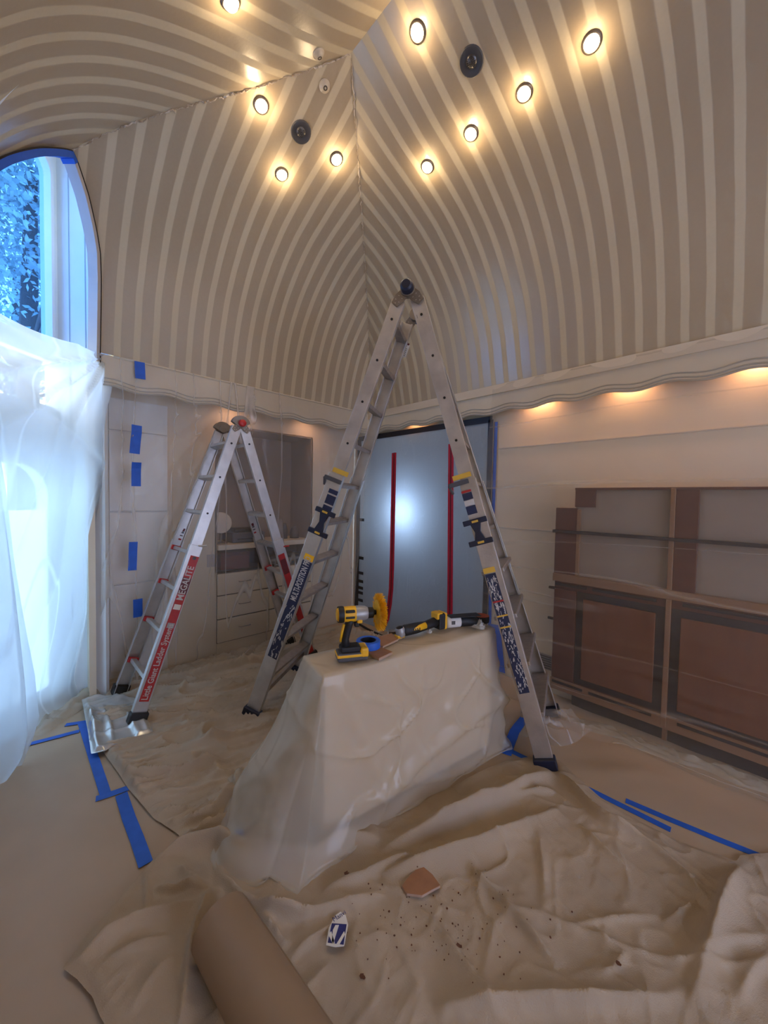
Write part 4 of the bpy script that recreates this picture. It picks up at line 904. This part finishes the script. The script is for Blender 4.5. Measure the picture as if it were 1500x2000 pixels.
folds1 = [fold(p, h * 1.35, w_ * .8) for p, h, w_ in (
    (((240, 1512), (350, 1506), (440, 1488), (475, 1470)), .030, .022), (((282, 1472), (350, 1466), (415, 1457), (500, 1424)), .032, .020), (((350, 1602), (400, 1595), (440, 1565), (480, 1538)), .045, .025),
    (((290, 1382), (350, 1374), (450, 1366), (560, 1345)), .030, .018), (((215, 1362), (330, 1345), (450, 1335), (600, 1310)), .035, .018), (((300, 1420), (380, 1418), (470, 1400)), .022, .016),
    (((345, 1625), (380, 1630), (430, 1600), (470, 1590)), .035, .02), (((260, 1400), (330, 1395), (420, 1385)), .02, .014), (((250, 1340), (380, 1322), (520, 1290), (640, 1255)), .05, .022), (((640, 1252), (690, 1240), (740, 1250)), .06, .03), (((640, 1262), (680, 1270), (720, 1262)), .05, .02), (((300, 1545), (380, 1540), (450, 1515)), .016, .02))]
cloth1, h1 = cloth('drop_cloth', out1, folds1, noise1, .009, M['canvas'], 'wrinkled tan canvas drop cloth under the ladders behind the table', 'drop cloth', seed=1)

# -- front cloth
out2 = fp((300, 1690), (345, 1655), (400, 1632), (430, 1640), (475, 1655), (520, 1668), (600, 1672), (660, 1640), (760, 1600), (880, 1545), (985, 1492), (1030, 1485), (1092, 1492), (1120, 1520), (1180, 1572), (1260, 1618), (1330, 1652), (1438, 1692), (1445, 1680), (1560, 1670)) + [(3.75, -.85), (3.9, -1.5), (3.7, -2.2), (3.3, -2.65)] + [(2.75, -2.72), (2.35, -2.78)] + fp((196, 2000), (180, 1960), (150, 1925), (122, 1905), (135, 1888), (170, 1840), (230, 1770))
def noise2(x, y):
    wx = x + .05 * vn(x * 4, y * 4, 27); wy = y + .05 * vn(x * 4 + 9, y * 4, 28)
    def ln(n_, w_): return np.exp(-np.abs(n_ - .5) / w_)
    return .012 * ln(vn(wx * 1.5 + wy * .4, wy * 2.2 - wx, 21), .035) + .010 * ln(vn(wx * 3 - wy * 1.5, wy * 3.5 + wx, 22), .04) * vn(x * 2, y * 2, 31) * 1.5 + .006 * ln(vn(wx * 7 + wy * 3, wy * 7 - wx * 4, 23), .06) + .004 * ridge(wx * 12, wy * 13 + wx * 3, 25, 3) + .012 * vn(x * 2.5, y * 2.5, 24)
folds2 = [fold(p, h, w_, s_) for p, h, w_, s_ in (
    (((740, 1668), (850, 1618), (960, 1568), (1035, 1530), (1080, 1508)), .075, .045, 1.6), (((740, 1712), (850, 1680), (930, 1652), (1050, 1600), (1092, 1582)), .06, .03, 1.3), (((1085, 1505), (1110, 1530), (1175, 1602), (1250, 1642), (1330, 1700), (1400, 1788)), .050, .024, 1.2),
    (((1445, 1690), (1420, 1740), (1400, 1798), (1372, 1885), (1345, 1960)), .055, .030, 1.2), (((812, 1765), (860, 1815), (900, 1868), (960, 1950)), .022, .016, 1.1), (((908, 1682), (950, 1730), (1000, 1782), (1050, 1840), (1092, 1892)), .032, .020, 1.1),
    (((282, 1692), (350, 1652), (425, 1648), (470, 1678), (550, 1692), (612, 1692), (670, 1650), (740, 1640)), .085, .038, 1.5), (((150, 1880), (210, 1826), (300, 1790), (400, 1764), (415, 1745)), .045, .022, 1.2), (((283, 1700), (285, 1745), (286, 1792)), .022, .010, 1.2),
    (((416, 1740), (395, 1790), (375, 1850), (362, 1925), (352, 2000)), .060, .018, 1.2), (((430, 1960), (445, 2010)), .03, .02, 1.2), (((420, 1700), (450, 1740), (490, 1775), (575, 1792), (650, 1776), (750, 1742)), .050, .028, 1.3), (((556, 1892), (590, 1850), (626, 1826), (678, 1800)), .022, .018, 1.1),
    (((500, 1790), (535, 1820), (560, 1848)), .025, .016, 1.2), (((850, 1968), (950, 1962), (1100, 1956), (1275, 1950), (1345, 1925)), .045, .03, 1.2), (((1100, 1806), (1200, 1792), (1292, 1786)), .014, .012, 1.1), (((1292, 1800), (1340, 1775), (1362, 1762)), .02, .014, 1.1), (((1165, 1910), (1200, 1890), (1225, 1855)), .02, .013, 1.1),
    (((300, 1735), (340, 1740), (365, 1735), (400, 1745)), .03, .016, 1.2), (((350, 1690), (372, 1718), (400, 1735)), .035, .014, 1.2), (((630, 1740), (700, 1720), (760, 1690), (860, 1672)), .035, .022, 1.2), (((1000, 1560), (1040, 1548), (1085, 1545)), .03, .018, 1.2), (((1150, 1790), (1180, 1830), (1230, 1870)), .014, .012, 1.1),
    (((1300, 1880), (1360, 1870), (1430, 1840), (1500, 1825)), .02, .02, 1.2), (((1440, 1960), (1470, 1900), (1510, 1870)), .02, .02, 1.2), (((1230, 1700), (1180, 1660), (1130, 1610)), .02, .018, 1.2), (((640, 1880), (600, 1930), (575, 1990)), .016, .016, 1.1), (((1050, 1620), (1060, 1700), (1062, 1770)), .016, .02, 1.2), (((200, 1880), (260, 1850), (330, 1830)), .02, .02, 1.2), (((250, 1990), (290, 1920), (340, 1860)), .02, .018, 1.2))]
cloth2, h2 = cloth('drop_cloth', out2, folds2, noise2, .0075, M['canvas2'], 'big rumpled tan canvas drop cloth covering the foreground floor', 'drop cloth', seed=4, base=.014)
def on_cloth(px, py):
    z = .02
    for _ in range(2): p = at_z(px, py, z); z = .5 * z + .5 * h2(p[0], p[1])
    return np.array((p[0], p[1], h2(p[0], p[1]) + .004))

# silvery plastic under the small ladder's foot
outS = fp((160, 1378), (182, 1368), (235, 1366), (268, 1372), (285, 1408), (300, 1440), (265, 1455), (222, 1468), (205, 1480), (178, 1485), (172, 1440))
sfold = [fold(p, h, w_, 1.4) for p, h, w_ in ((((168, 1385), (180, 1430), (192, 1478)), .05, .025), (((200, 1380), (215, 1420), (222, 1460)), .02, .014), (((240, 1380), (258, 1420), (275, 1450)), .016, .012))]
cloth('plastic_offcut', outS, sfold, lambda x, y: .016 * ridge(x * 5 + y * 3, y * 9, 33, 2) + .010 * ridge(x * 14, y * 5 + x * 3, 34, 2) + .006, .008, M['silver'], 'silvery plastic offcut under the small ladder foot', 'plastic', base=.03, seed=7)

# ================================================================ DRAPED TABLE
TOP = .738
IP = [(2.06, -2.07), (2.23, -.97), (2.06, -.90), (1.83, -2.02)]                # front-left, front-right, back-right, back-left
cx_, cy_ = sum(p[0] for p in IP) / 4, sum(p[1] for p in IP) / 4
tb = tag(empty('narrow_table', (cx_, cy_, 0)), 'narrow beige paper-wrapped table hidden under the plastic drape', 'table')
inner = [(p[0] + (cx_ - p[0]) * .03 - cx_, p[1] + (cy_ - p[1]) * .012 - cy_) for p in IP]
MB().prism(inner, (0, 0, .03), (1, 0, 0), (0, 1, 0), TOP - .05).build('wrapped_body', M['carton'], tb, bevel=.01)
MB().prism([(p[0] * 1.03, p[1] * 1.01) for p in inner], (0, 0, TOP - .03), (1, 0, 0), (0, 1, 0), .022).build('table_top', M['carton'], tb, bevel=.006)
def per(n):
    """points round the top edge, with outward direction and side weights"""
    C4 = [np.array(p) for p in IP]; L = [np.linalg.norm(C4[(i + 1) % 4] - C4[i]) for i in range(4)]; out = []
    tot = sum(L)
    for i in range(n):
        s_ = tot * i / n; k = 0
        while s_ > L[k]: s_ -= L[k]; k += 1
        p = C4[k] + (C4[(k + 1) % 4] - C4[k]) * s_ / L[k]
        nrm = []
        for q in range(4):
            d = (C4[(q + 1) % 4] - C4[q]) / L[q]; nr = np.array((d[1], -d[0])); ds = np.linalg.norm(p - (C4[q] + d * np.clip((p - C4[q]) @ d, 0, L[q]))); nrm.append((nr, math.exp(-(ds / .05) ** 2)))
        nn = sum(a * w_ for a, w_ in nrm); nn /= np.linalg.norm(nn)
        out.append((p, nn, k, s_ / L[k], tot * i / n))
    return out, tot
NP = 420; PER, TOT = per(NP); NV = 60
vs = []; 
def flare(p, k, t):
    y = p[1]; left = float(sstep(-1.75, -2.07, np.array(y)))
    f = {0: .045 + .07 * max(0, 1 - t * 4.5) ** 1.5, 1: .10, 2: .10 + .22 * t ** 2, 3: .33}[k]
    return f
fl_ = np.array([flare(p, k, t) for p, n_, k, t, s_ in PER]); ker = np.exp(-(np.arange(-14, 15) / 6.) ** 2); ker /= ker.sum(); fl_ = np.convolve(np.r_[fl_[-14:], fl_, fl_[:14]], ker, 'valid')
for j in range(NV + 1):
    v = j / NV
    for i, (p, nn, k, t, s_) in enumerate(PER):
        ang = 2 * math.pi * i / NP; cxn, cyn = math.cos(ang) * 3, math.sin(ang) * 3
        f = fl_[i] * v ** 1.25
        crumple = (.05 if k in (3, 2) else .016) * v
        f += crumple * float(ridge(s_ * (5 if k in (2, 3) else 3) + v * .6, v * 1.4 + s_, 52, 1.5)) + .020 * v * float(vn(s_ * 6 + 2 * v, v * 3, 53) - .4)
        f += .030 * math.sin(math.pi * min(1, v * 1.2)) * math.exp(-abs(float(vn(s_ * 2.2 - v * 1.7, v * 2.2 + s_ * 1.1, 54)) - .5) / .05) + .016 * min(1, v * 3) * math.exp(-abs(float(vn(s_ * 4.5 + v * 1.5, v * 3.5 - s_, 58)) - .5) / .05)
        f += .03 * max(0, v - .8) * 5 * float(vn(s_ * 9, v * 6, 55))
        if k == 0:
            f += .035 * math.exp(-((t - .05 - .26 * v) / .045) ** 2) * v * (1.1 - v) * 2 + .030 * math.exp(-((v - (.58 + .34 * (1 - t) ** 1.3)) / .06) ** 2) * min(1, t * 3)
        z = TOP + .004 - (TOP - .012) * v
        if v < .03: f += .004
        q = p + nn * (.012 * min(1, v * 20) + f); q = q if k != 3 else q + np.array((-.16, 0)) * v ** 1.5 * t ** .6
        vs.append((q[0], q[1], z + (.02 * float(vn(s_ * 8, 3.1, 56)) if v > .97 else 0)))
fs = [(j * NP + i, j * NP + (i + 1) % NP, (j + 1) * NP + (i + 1) % NP, (j + 1) * NP + i) for j in range(NV) for i in range(NP)]
# top of the drape: rings shrinking towards the middle line
base_n = len(vs); NR = 7
for r_ in range(1, NR + 1):
    for i, (p, nn, k, t, s_) in enumerate(PER):
        a, c = np.array(IP[0]) * .5 + np.array(IP[3]) * .5, np.array(IP[1]) * .5 + np.array(IP[2]) * .5; d = c - a; tt = np.clip((p - a) @ d / (d @ d), .06, .94); q = p + (a + d * tt - p) * r_ / NR
        vs.append((q[0], q[1], TOP + .004 + .003 * float(vn(q[0] * 18, q[1] * 18, 57))))
prev = 0
for r_ in range(NR):
    b0 = 0 if r_ == 0 else base_n + (r_ - 1) * NP; b1 = base_n + r_ * NP
    fs += [(b0 + (i + 1) % NP, b0 + i, b1 + i, b1 + (i + 1) % NP) for i in range(NP)]
b = MB(); b.v = [tuple(map(float, p)) for p in vs]; b.f = fs
tag(b.build('plastic_drape', M['filmI'], smooth=True), 'crinkled translucent plastic draped over the narrow table down to the floor', 'plastic sheet')
bunch('crumpled_plastic', fp((460, 1510), (480, 1560), (500, 1620), (560, 1660), (610, 1668)), .13, .06, 101, M['filmI'], 'crumpled plastic hem at the left foot of the draped table')

# ================================================================ THINGS ON THE FLOOR CLOTH
p0 = at_z(430, 1806, .105); p1 = at_z(548, 2010, .105); ax = unit(p1 - p0)
t = tag(empty('paper_roll', p0), 'brown kraft paper roll lying on the front drop cloth', 'paper roll')
b = MB(); n_ = 40; L_ = .92
b.lathe([(.030, .004), (.030, 0), (.088, 0), (.0905, .002), (.0905, L_ - .002), (.088, L_), (.030, L_), (.030, L_ - .004)], (0, 0, 0), ax, 40); b.build('rolled_paper', M['kraftroll'], t, smooth='auto')
MB().lathe([(.026, -.002), (.031, -.002), (.031, L_ + .002), (.026, L_ + .002), (.026, -.002)], (0, 0, 0), ax, 24).build('cardboard_core', M['boardbrown'], t, smooth='auto')
sd = unit(np.cross((0, 0, 1.), ax)); up_ = np.cross(ax, sd)
b = MB(); b.add([ax * s_ + (sd * math.cos(q) + up_ * math.sin(q)) * r_ for s_ in (.0, L_) for q, r_ in ((.6, .0906), (.3, .0925), (.0, .0945), (-.25, .096))], [(i, i + 1, 5 + i, 4 + i) for i in range(3)]); b.build('loose_paper_edge', M['kraftroll'], t, smooth=True, solid=.0006)

c = on_cloth(820, 1728); t = tag(empty('board_scrap', c, .3), 'brown broken board scrap lying on the front drop cloth', 'scrap')
def from_px(pxs, z): return [tuple((at_z(x, y, z) - c)[:2]) for x, y in pxs]
pl = from_px([(784, 1738), (795, 1722), (822, 1695), (845, 1715), (860, 1736), (824, 1756), (795, 1752)], c[2]); t.rotation_euler = (0, 0, 0)
MB().prism(pl, (0, 0, .004), (1, 0, 0), (0, 1, 0), .009).build('board_core', M['plaster'], t, bevel=.001)
MB().prism([(x * .985, y * .985) for x, y in pl], (0, 0, .0132), (1, 0, 0), (0, 1, 0), .0012).build('brown_face', M['boardbrown'], t)
c = on_cloth(658, 1812); t = tag(empty('label_scrap', c), 'torn white paper scrap with a blue slashed square logo and letters on the cloth', 'scrap')
pl = from_px([(637, 1848), (642, 1815), (655, 1790), (665, 1783), (675, 1790), (680, 1808), (672, 1850), (655, 1852)], c[2])
MB().prism(pl, (0, 0, .003), (1, 0, 0), (0, 1, 0), .0016).build('paper', M['paperwhite'], t)
def scrap_strip(pxs, m, z, name='printed_mark'): MB().prism(from_px(pxs, c[2]), (0, 0, z), (1, 0, 0), (0, 1, 0), .0006).build(name, m, t)
scrap_strip([(640, 1844), (648, 1806), (677, 1808), (671, 1848)], M['logo'], .0048, 'blue_square')
scrap_strip([(641, 1828), (647, 1822), (654, 1846), (650, 1847)], M['paperwhite'], .0056); scrap_strip([(650, 1820), (655, 1810), (662, 1810), (651, 1846), (648, 1842)], M['paperwhite'], .0056); scrap_strip([(657, 1847), (672, 1822), (674, 1828), (663, 1848)], M['paperwhite'], .0056)
xd = np.array(at_z(676, 1786, c[2]) - at_z(652, 1802, c[2])); a0 = at_z(650, 1800, c[2]) - c
text_mesh('Manvi', .022, M['logo'], (a0[0], a0[1], .0052), (xd[0], xd[1], 0), (-xd[1], xd[0], 0), t, squash=.95)

rng = random.Random(11); b = MB()
def chip(b, p, r):
    n = rng.randint(4, 6); a0_ = rng.random() * 6; b.prism([(r * rng.uniform(.5, 1.1) * math.cos(a0_ + 6.283 * i / n), r * rng.uniform(.5, 1.1) * math.sin(a0_ + 6.283 * i / n)) for i in range(n)], p, (1, 0, 0), (0, 1, 0), rng.uniform(.001, .003))
for i in range(110):
    px, py = rng.gauss(860, 100), rng.gauss(1800, 60)
    if 640 < px < 1300 and 1690 < py < 1990: chip(b, on_cloth(px, py), rng.choice((.0015, .002, .002, .003, .004)))
o = b.build('dirt_crumbs', M['rust']); o['kind'] = 'stuff'; tag(o, 'scattered brown dirt crumbs on the front drop cloth', 'debris')
for px, py, r_, lab in ((895, 1850, .009, 'largest dark rust flake in the middle of the front drop cloth'), (1207, 1886, .008, 'dark rust flake on the cloth towards the lower right'), (706, 1912, .009, 'dark flake below the torn paper scrap'), (675, 1718, .012, 'dark grey stain-like flake above the torn paper scrap')):
    b = MB(); chip(b, np.array((0, 0, 0)), r_); chip(b, np.array((r_ * .8, r_ * .3, 0)), r_ * .6); o = tag(b.build('rust_flake', M['rust']), lab, 'debris', 'rust flakes'); o.location = on_cloth(px, py)

# ================================================================ TOOLS ON THE TABLE
ZT = TOP + .0085
def on_top(px, py, dz=0): p = at_z(px, py, ZT); return (p[0], p[1], ZT + dz)
R45 = math.radians(45)
def rbox(lo, hi): return MB().bb(lo, hi)
# -- impact driver with brush (local x = nose direction, z up)
t = tag(empty('cordless_driver', on_top(686, 1286), math.radians(62)), 'yellow and black cordless driver standing upright with a round yellow brush', 'power tool')
pk = rbox((-.070, -.040, 0), (.072, .040, .040)).build('battery', M['grille'], t, bevel=.008)
rbox((-.072, -.0415, .020), (.074, .0415, .034)).build('battery_band', M['yel'], pk, bevel=.004)
rbox((.035, -.042, .012), (.076, .042, .060)).build('battery_cap', M['yel'], t, bevel=.012)
rbox((-.055, -.034, .040), (.040, .034, .066)).build('grip_foot', M['black'], t, bevel=.008)
MB().tube([(-.028, 0, .060), (-.030, 0, .095), (-.022, 0, .13), (-.014, 0, .165), (-.006, 0, .185)], [.026, .021, .021, .023, .026], 14, flat=.82).build('grip', M['black'], t, smooth=True)
MB().tube([(-.052, 0, .085), (-.045, 0, .13), (-.036, 0, .165)], [.006, .007, .008], 8).build('grip_spine', M['yel'], t, smooth=True)
rbox((.012, -.012, .150), (.034, .012, .176)).build('trigger', M['black'], t, bevel=.005)
MB().lathe([(0, -.072), (.026, -.072), (.034, -.060), (.036, -.02), (.036, .016)], (0, 0, .212), (1, 0, 0), 24).build('motor_housing', M['yel'], t, smooth='auto')
MB().lathe([(.037, -.066), (.0385, -.055), (.0385, -.046), (.037, -.040)], (0, 0, .212), (1, 0, 0), 24).build('rear_band', M['black'], t, smooth=True)
for zz in (.232, .205): rbox((-.035, -.0375, zz - .006), (.008, .0375, zz + .006)).build('side_stripe', M['black'], t, bevel=.003)
MB().lathe([(.036, .016), (.0365, .03), (.033, .062), (.027, .074), (0, .074)], (0, 0, .212), (1, 0, 0), 24).build('gear_case', M['grey'], t, smooth='auto')
MB().lathe([(.024, .074), (.026, .08), (.025, .10), (.012, .108), (.008, .13)], (0, 0, .212), (1, 0, 0), 18).build('chuck', M['black'], t, smooth='auto')
rbox((.020, -.03, .172), (.046, .03, .190)).build('front_bumper', M['yel'], t, bevel=.006)
br = MB().lathe([(0, .116), (.03, .116), (.060, .122), (.060, .130), (0, .132)], (0, 0, .212), (1, 0, 0), 24).build('brush_disc', M['brush'], t, smooth='auto')
b = MB()
for i in range(620):
    q = rng.random() * 6.283; r_ = .062 * math.sqrt(rng.random()); rr_ = r_ / .062
    s0 = np.array((.128, r_ * math.cos(q), .212 + r_ * math.sin(q))); tip = s0 + np.array((.034 - .016 * rr_ ** 3 + rng.uniform(-.003, .003), (.022 * rr_ ** 2.2 + .006) * rr_ * math.cos(q), (.022 * rr_ ** 2.2 + .006) * rr_ * math.sin(q))) + np.random.normal(0, .0015, 3)
    b.cyl(s0, tip, .0017, .0010, n=4, cap=False)
for i in range(420):
    q = rng.random() * 6.283; s0 = np.array((.122, .058 * math.cos(q), .212 + .058 * math.sin(q))); a_r = rng.uniform(.022, .032); tip = s0 + np.array((rng.uniform(-.004, .02), a_r * math.cos(q), a_r * math.sin(q))); b.cyl(s0, tip, .0018, .0011, n=4, cap=False)
o = b.build('bristles', M['brush'], br); o['kind'] = 'stuff'
# -- blue tape roll
t = tag(empty('tape_roll', on_top(719, 1268)), 'roll of blue masking tape standing by the driver', 'tape roll')
MB().lathe([(.040, .0), (.058, .0), (.060, .003), (.060, .045), (.058, .048), (.040, .048), (.040, 0)], (0, 0, 0), (0, 0, 1), 36).build('tape_body', M['blue'], t, smooth='auto')
MB().lathe([(.037, .001), (.0402, .001), (.0402, .047), (.037, .047), (.037, .001)], (0, 0, 0), (0, 0, 1), 36).build('core', M['navy'], t, smooth='auto')
# -- plasterboard pieces
def slab(pxs, h, m, lab, dz=0):
    P = [np.array(at_z(x, y, ZT + dz)) for x, y in pxs]; c_0 = sum(P) / len(P); o = empty('plasterboard_piece', (c_0[0], c_0[1], ZT + dz)); tag(o, lab, 'scrap', 'plasterboard pieces')
    MB().prism([tuple((q - c_0)[:2]) for q in P], (0, 0, 0), (1, 0, 0), (0, 1, 0), h).build('gypsum_core', M['plaster'], o, bevel=.001)
    MB().prism([tuple((q - c_0)[:2] * .98) for q in P], (0, 0, h), (1, 0, 0), (0, 1, 0), .001).build('paper_face', M['boardbrown'], o)
slab([(716, 1278), (738, 1266), (767, 1278), (740, 1291)], .012, M['plaster'], 'pale broken plasterboard piece beside the driver battery')
slab([(738, 1248), (765, 1240), (778, 1252), (748, 1266), (732, 1262)], .010, M['plaster'], 'plasterboard piece behind the blue tape roll')
# -- oscillating multi-tool lying on its side
p_a = np.array(on_top(782, 1246)); p_b = np.array(on_top(868, 1226)); ang = math.atan2(p_b[1] - p_a[1], p_b[0] - p_a[0])
t = tag(empty('oscillating_tool', tuple(p_a), ang), 'yellow and black oscillating multi tool lying in the middle of the table top', 'power tool')
LT = float(np.linalg.norm((p_b - p_a)[:2]))
MB().tube([(.005, 0, .034), (.03, 0, .036), (LT * .32, 0, .036), (LT * .55, 0, .038), (LT * .78, 0, .048)], [.022, .030, .030, .025, .028], 16).build('body', M['black'], t, smooth=True)
MB().tube([(LT * .16, 0, .0375), (LT * .34, 0, .0385), (LT * .52, 0, .0405)], [.0295, .0305, .0265], 16, flat=.85).build('side_cover', M['yel'], t, smooth=True)
MB().lathe([(.020, .030), (.026, .02), (.027, -.01), (.022, -.02), (.0, -.022)], (.0, 0, .03), (-.25, 0, 1), 18).build('gear_head', M['grey'], t, smooth='auto')
rbox((-.028, -.018, .004), (.018, .018, .020)).build('clamp', M['yel'], t, bevel=.004)
MB().bb((-.055, -.016, .001), (.0, .016, .0035)).build('blade', M['alu'], t)
pk = rbox((LT * .78, -.036, .006), (LT * .78 + .05, .036, .098)).build('battery', M['black'], t, bevel=.008); rbox((LT * .78 + .038, -.037, .004), (LT * .78 + .060, .037, .100)).build('battery_band', M['yel'], pk, bevel=.008)
rbox((LT * .78 - .012, -.03, .066), (LT * .78 + .03, .03, .104)).build('battery_mount', M['yel'], t, bevel=.006)
for k_ in range(4): rbox((LT * .2 + k_ * .014, -.0312, .03), (LT * .2 + k_ * .014 + .006, .0312, .046)).build('vent_slot', M['black'], t)
# -- blade pack, dark tool in wrapper, sanding disc, crumpled film
t = tag(empty('blade_pack', on_top(768, 1238), R45), 'thin silvery blade pack behind the oscillating tool', 'blades'); rbox((-.03, -.02, 0), (.03, .02, .004)).build('card', M['paperwhite'], t)
for k_ in range(4): rbox((-.026, -.018, .004 + k_ * .004), (.026, .018, .0065 + k_ * .004)).build('blade', M['steel'], t)
p_a = np.array(on_top(880, 1226)); p_b = np.array(on_top(930, 1222)); ang = math.atan2(p_b[1] - p_a[1], p_b[0] - p_a[0]); LT = float(np.linalg.norm((p_b - p_a)[:2]))
t = tag(empty('wrapped_tool', tuple(p_a), ang), 'black rounded tool half wrapped in white packaging near the table end', 'tool')
MB().tube([(.0, 0, .03), (.02, 0, .033), (LT * .6, 0, .033), (LT * .95, 0, .028), (LT * 1.05, 0, .024)], [.018, .030, .031, .027, .012], 16).build('body', M['black'], t, smooth=True)
MB().tube([(-.035, 0, .034), (-.01, .0, .036), (LT * .32, 0, .036)], [.034, .0345, .034], 14).build('white_wrapper', M['paperwhite'], t, smooth=True)
rbox((-.02, -.045, .070), (LT * 1.05, .02, .074)).build('black_flap', M['black'], t, bevel=.001)
rbox((-.01, -.0362, .03), (.012, -.034, .05)).build('printed_square', M['grille'], t)
t = tag(empty('sanding_disc_stack', on_top(940, 1214)), 'dark orange sanding disc on a black pad at the far table end', 'sanding disc')
MB().lathe([(0, 0), (.045, 0), (.048, .004), (.048, .034), (.044, .038), (0, .038)], (0, 0, 0), (0, 0, 1), 28).build('pad', M['black'], t, smooth='auto'); MB().lathe([(.0, .042), (.030, .042), (.046, .040), (.046, .038)], (0, 0, 0), (0, 0, 1), 28).build('disc', mat('orange_abrasive', lin(156, 70, 44), .9), t)
def lump(u, v):
    q = u * 2 * np.pi; r_ = (1 - v) * .04 * (.7 + .6 * vn(u * 8 % 8, v * 4, 3)); return r_ * np.cos(q) * 1.3, r_ * np.sin(q), .04 * np.sqrt(v) * (.5 + .8 * vn(u * 9, v * 5, 5))
for px, py, lab in ((936, 1224, 'small crumpled clear film beside the wrapped tool'), (838, 1234, 'small white crumpled film under the oscillating tool')):
    o = tag(grid('crumpled_film', 26, 10, lump, M['filmS'], smooth=False), lab, 'plastic'); o.location = on_top(px, py)
    if px < 900: o.scale = (.5, .5, .6)
# -- black cable on the floor behind the table
pts = [at_z(x, y, .03) for x, y in ((700, 1218), (725, 1232), (760, 1246), (800, 1252))]
tag(MB().tube(catmull(np.array(pts), 6), .012, 8).build('power_cable', M['black'], smooth=True), 'black cable on the floor below the left zipper', 'cable')

# ================================================================ TREES OUTSIDE THE BAY
def tree(pos, rad, hc, n, seed, lab):
    t = tag(empty('garden_tree', pos), lab, 'tree', 'trees outside the bay'); rg = np.random.RandomState(seed)
    MB().tube([(0, 0, -1), (.05, .03, hc * .5), (.0, .1, hc)], [.16, .12, .06], 10).build('trunk', M['bark'], t, smooth=True)
    b = MB()
    for i in range(9): a = rg.rand() * 6.283; e = rg.uniform(.2, 1.0); b.tube([(0, .05, hc * .6), (math.cos(a) * rad * .4, math.sin(a) * rad * .4, hc * .6 + rad * .35 * e), (math.cos(a) * rad * .85, math.sin(a) * rad * .85, hc * .6 + rad * .8 * e)], [.05, .03, .012], 6)
    b.build('branch', M['bark'], t, smooth=True)
    c = rg.normal(0, 1, (60, 3)); c /= np.linalg.norm(c, axis=1)[:, None]; c = c * rad * (rg.rand(60, 1) ** .4) * np.array((1, 1, 1.15)) + np.array((0, 0, hc))
    P = c[rg.randint(0, 60, n)] + rg.normal(0, .30, (n, 3)); A = rg.normal(0, 1, (n, 3)); A /= np.linalg.norm(A, axis=1)[:, None]; B2 = np.cross(A, rg.normal(0, 1, (n, 3))); B2 /= np.linalg.norm(B2, axis=1)[:, None]
    s_ = rg.uniform(.03, .06, (n, 1)); V = np.stack([P - A * s_, P + B2 * s_ * .6, P + A * s_, P - B2 * s_ * .6], 1).reshape(-1, 3)
    b = MB(); b.v = V.tolist(); b.f = np.arange(4 * n).reshape(-1, 4).tolist(); o = b.build('foliage', M['leaf'], t); o['kind'] = 'stuff'
for k_, (px, py, dist, rad, n, lab) in enumerate(((40, 330, 4.5, 1.7, 16000, 'leafy tree nearest the bay window, filling its upper pane'), (20, 520, 8.5, 2.4, 14000, 'leafy tree farther off, seen low in the bay window'))):
    d = ray(px, py); P = CAM + d * ((dist - CAM @ DD) / (d @ DD)); tree((float(P[0]), float(P[1]), -1.0), rad, float(P[2]) + 1.0, n, k_ + 3, lab)
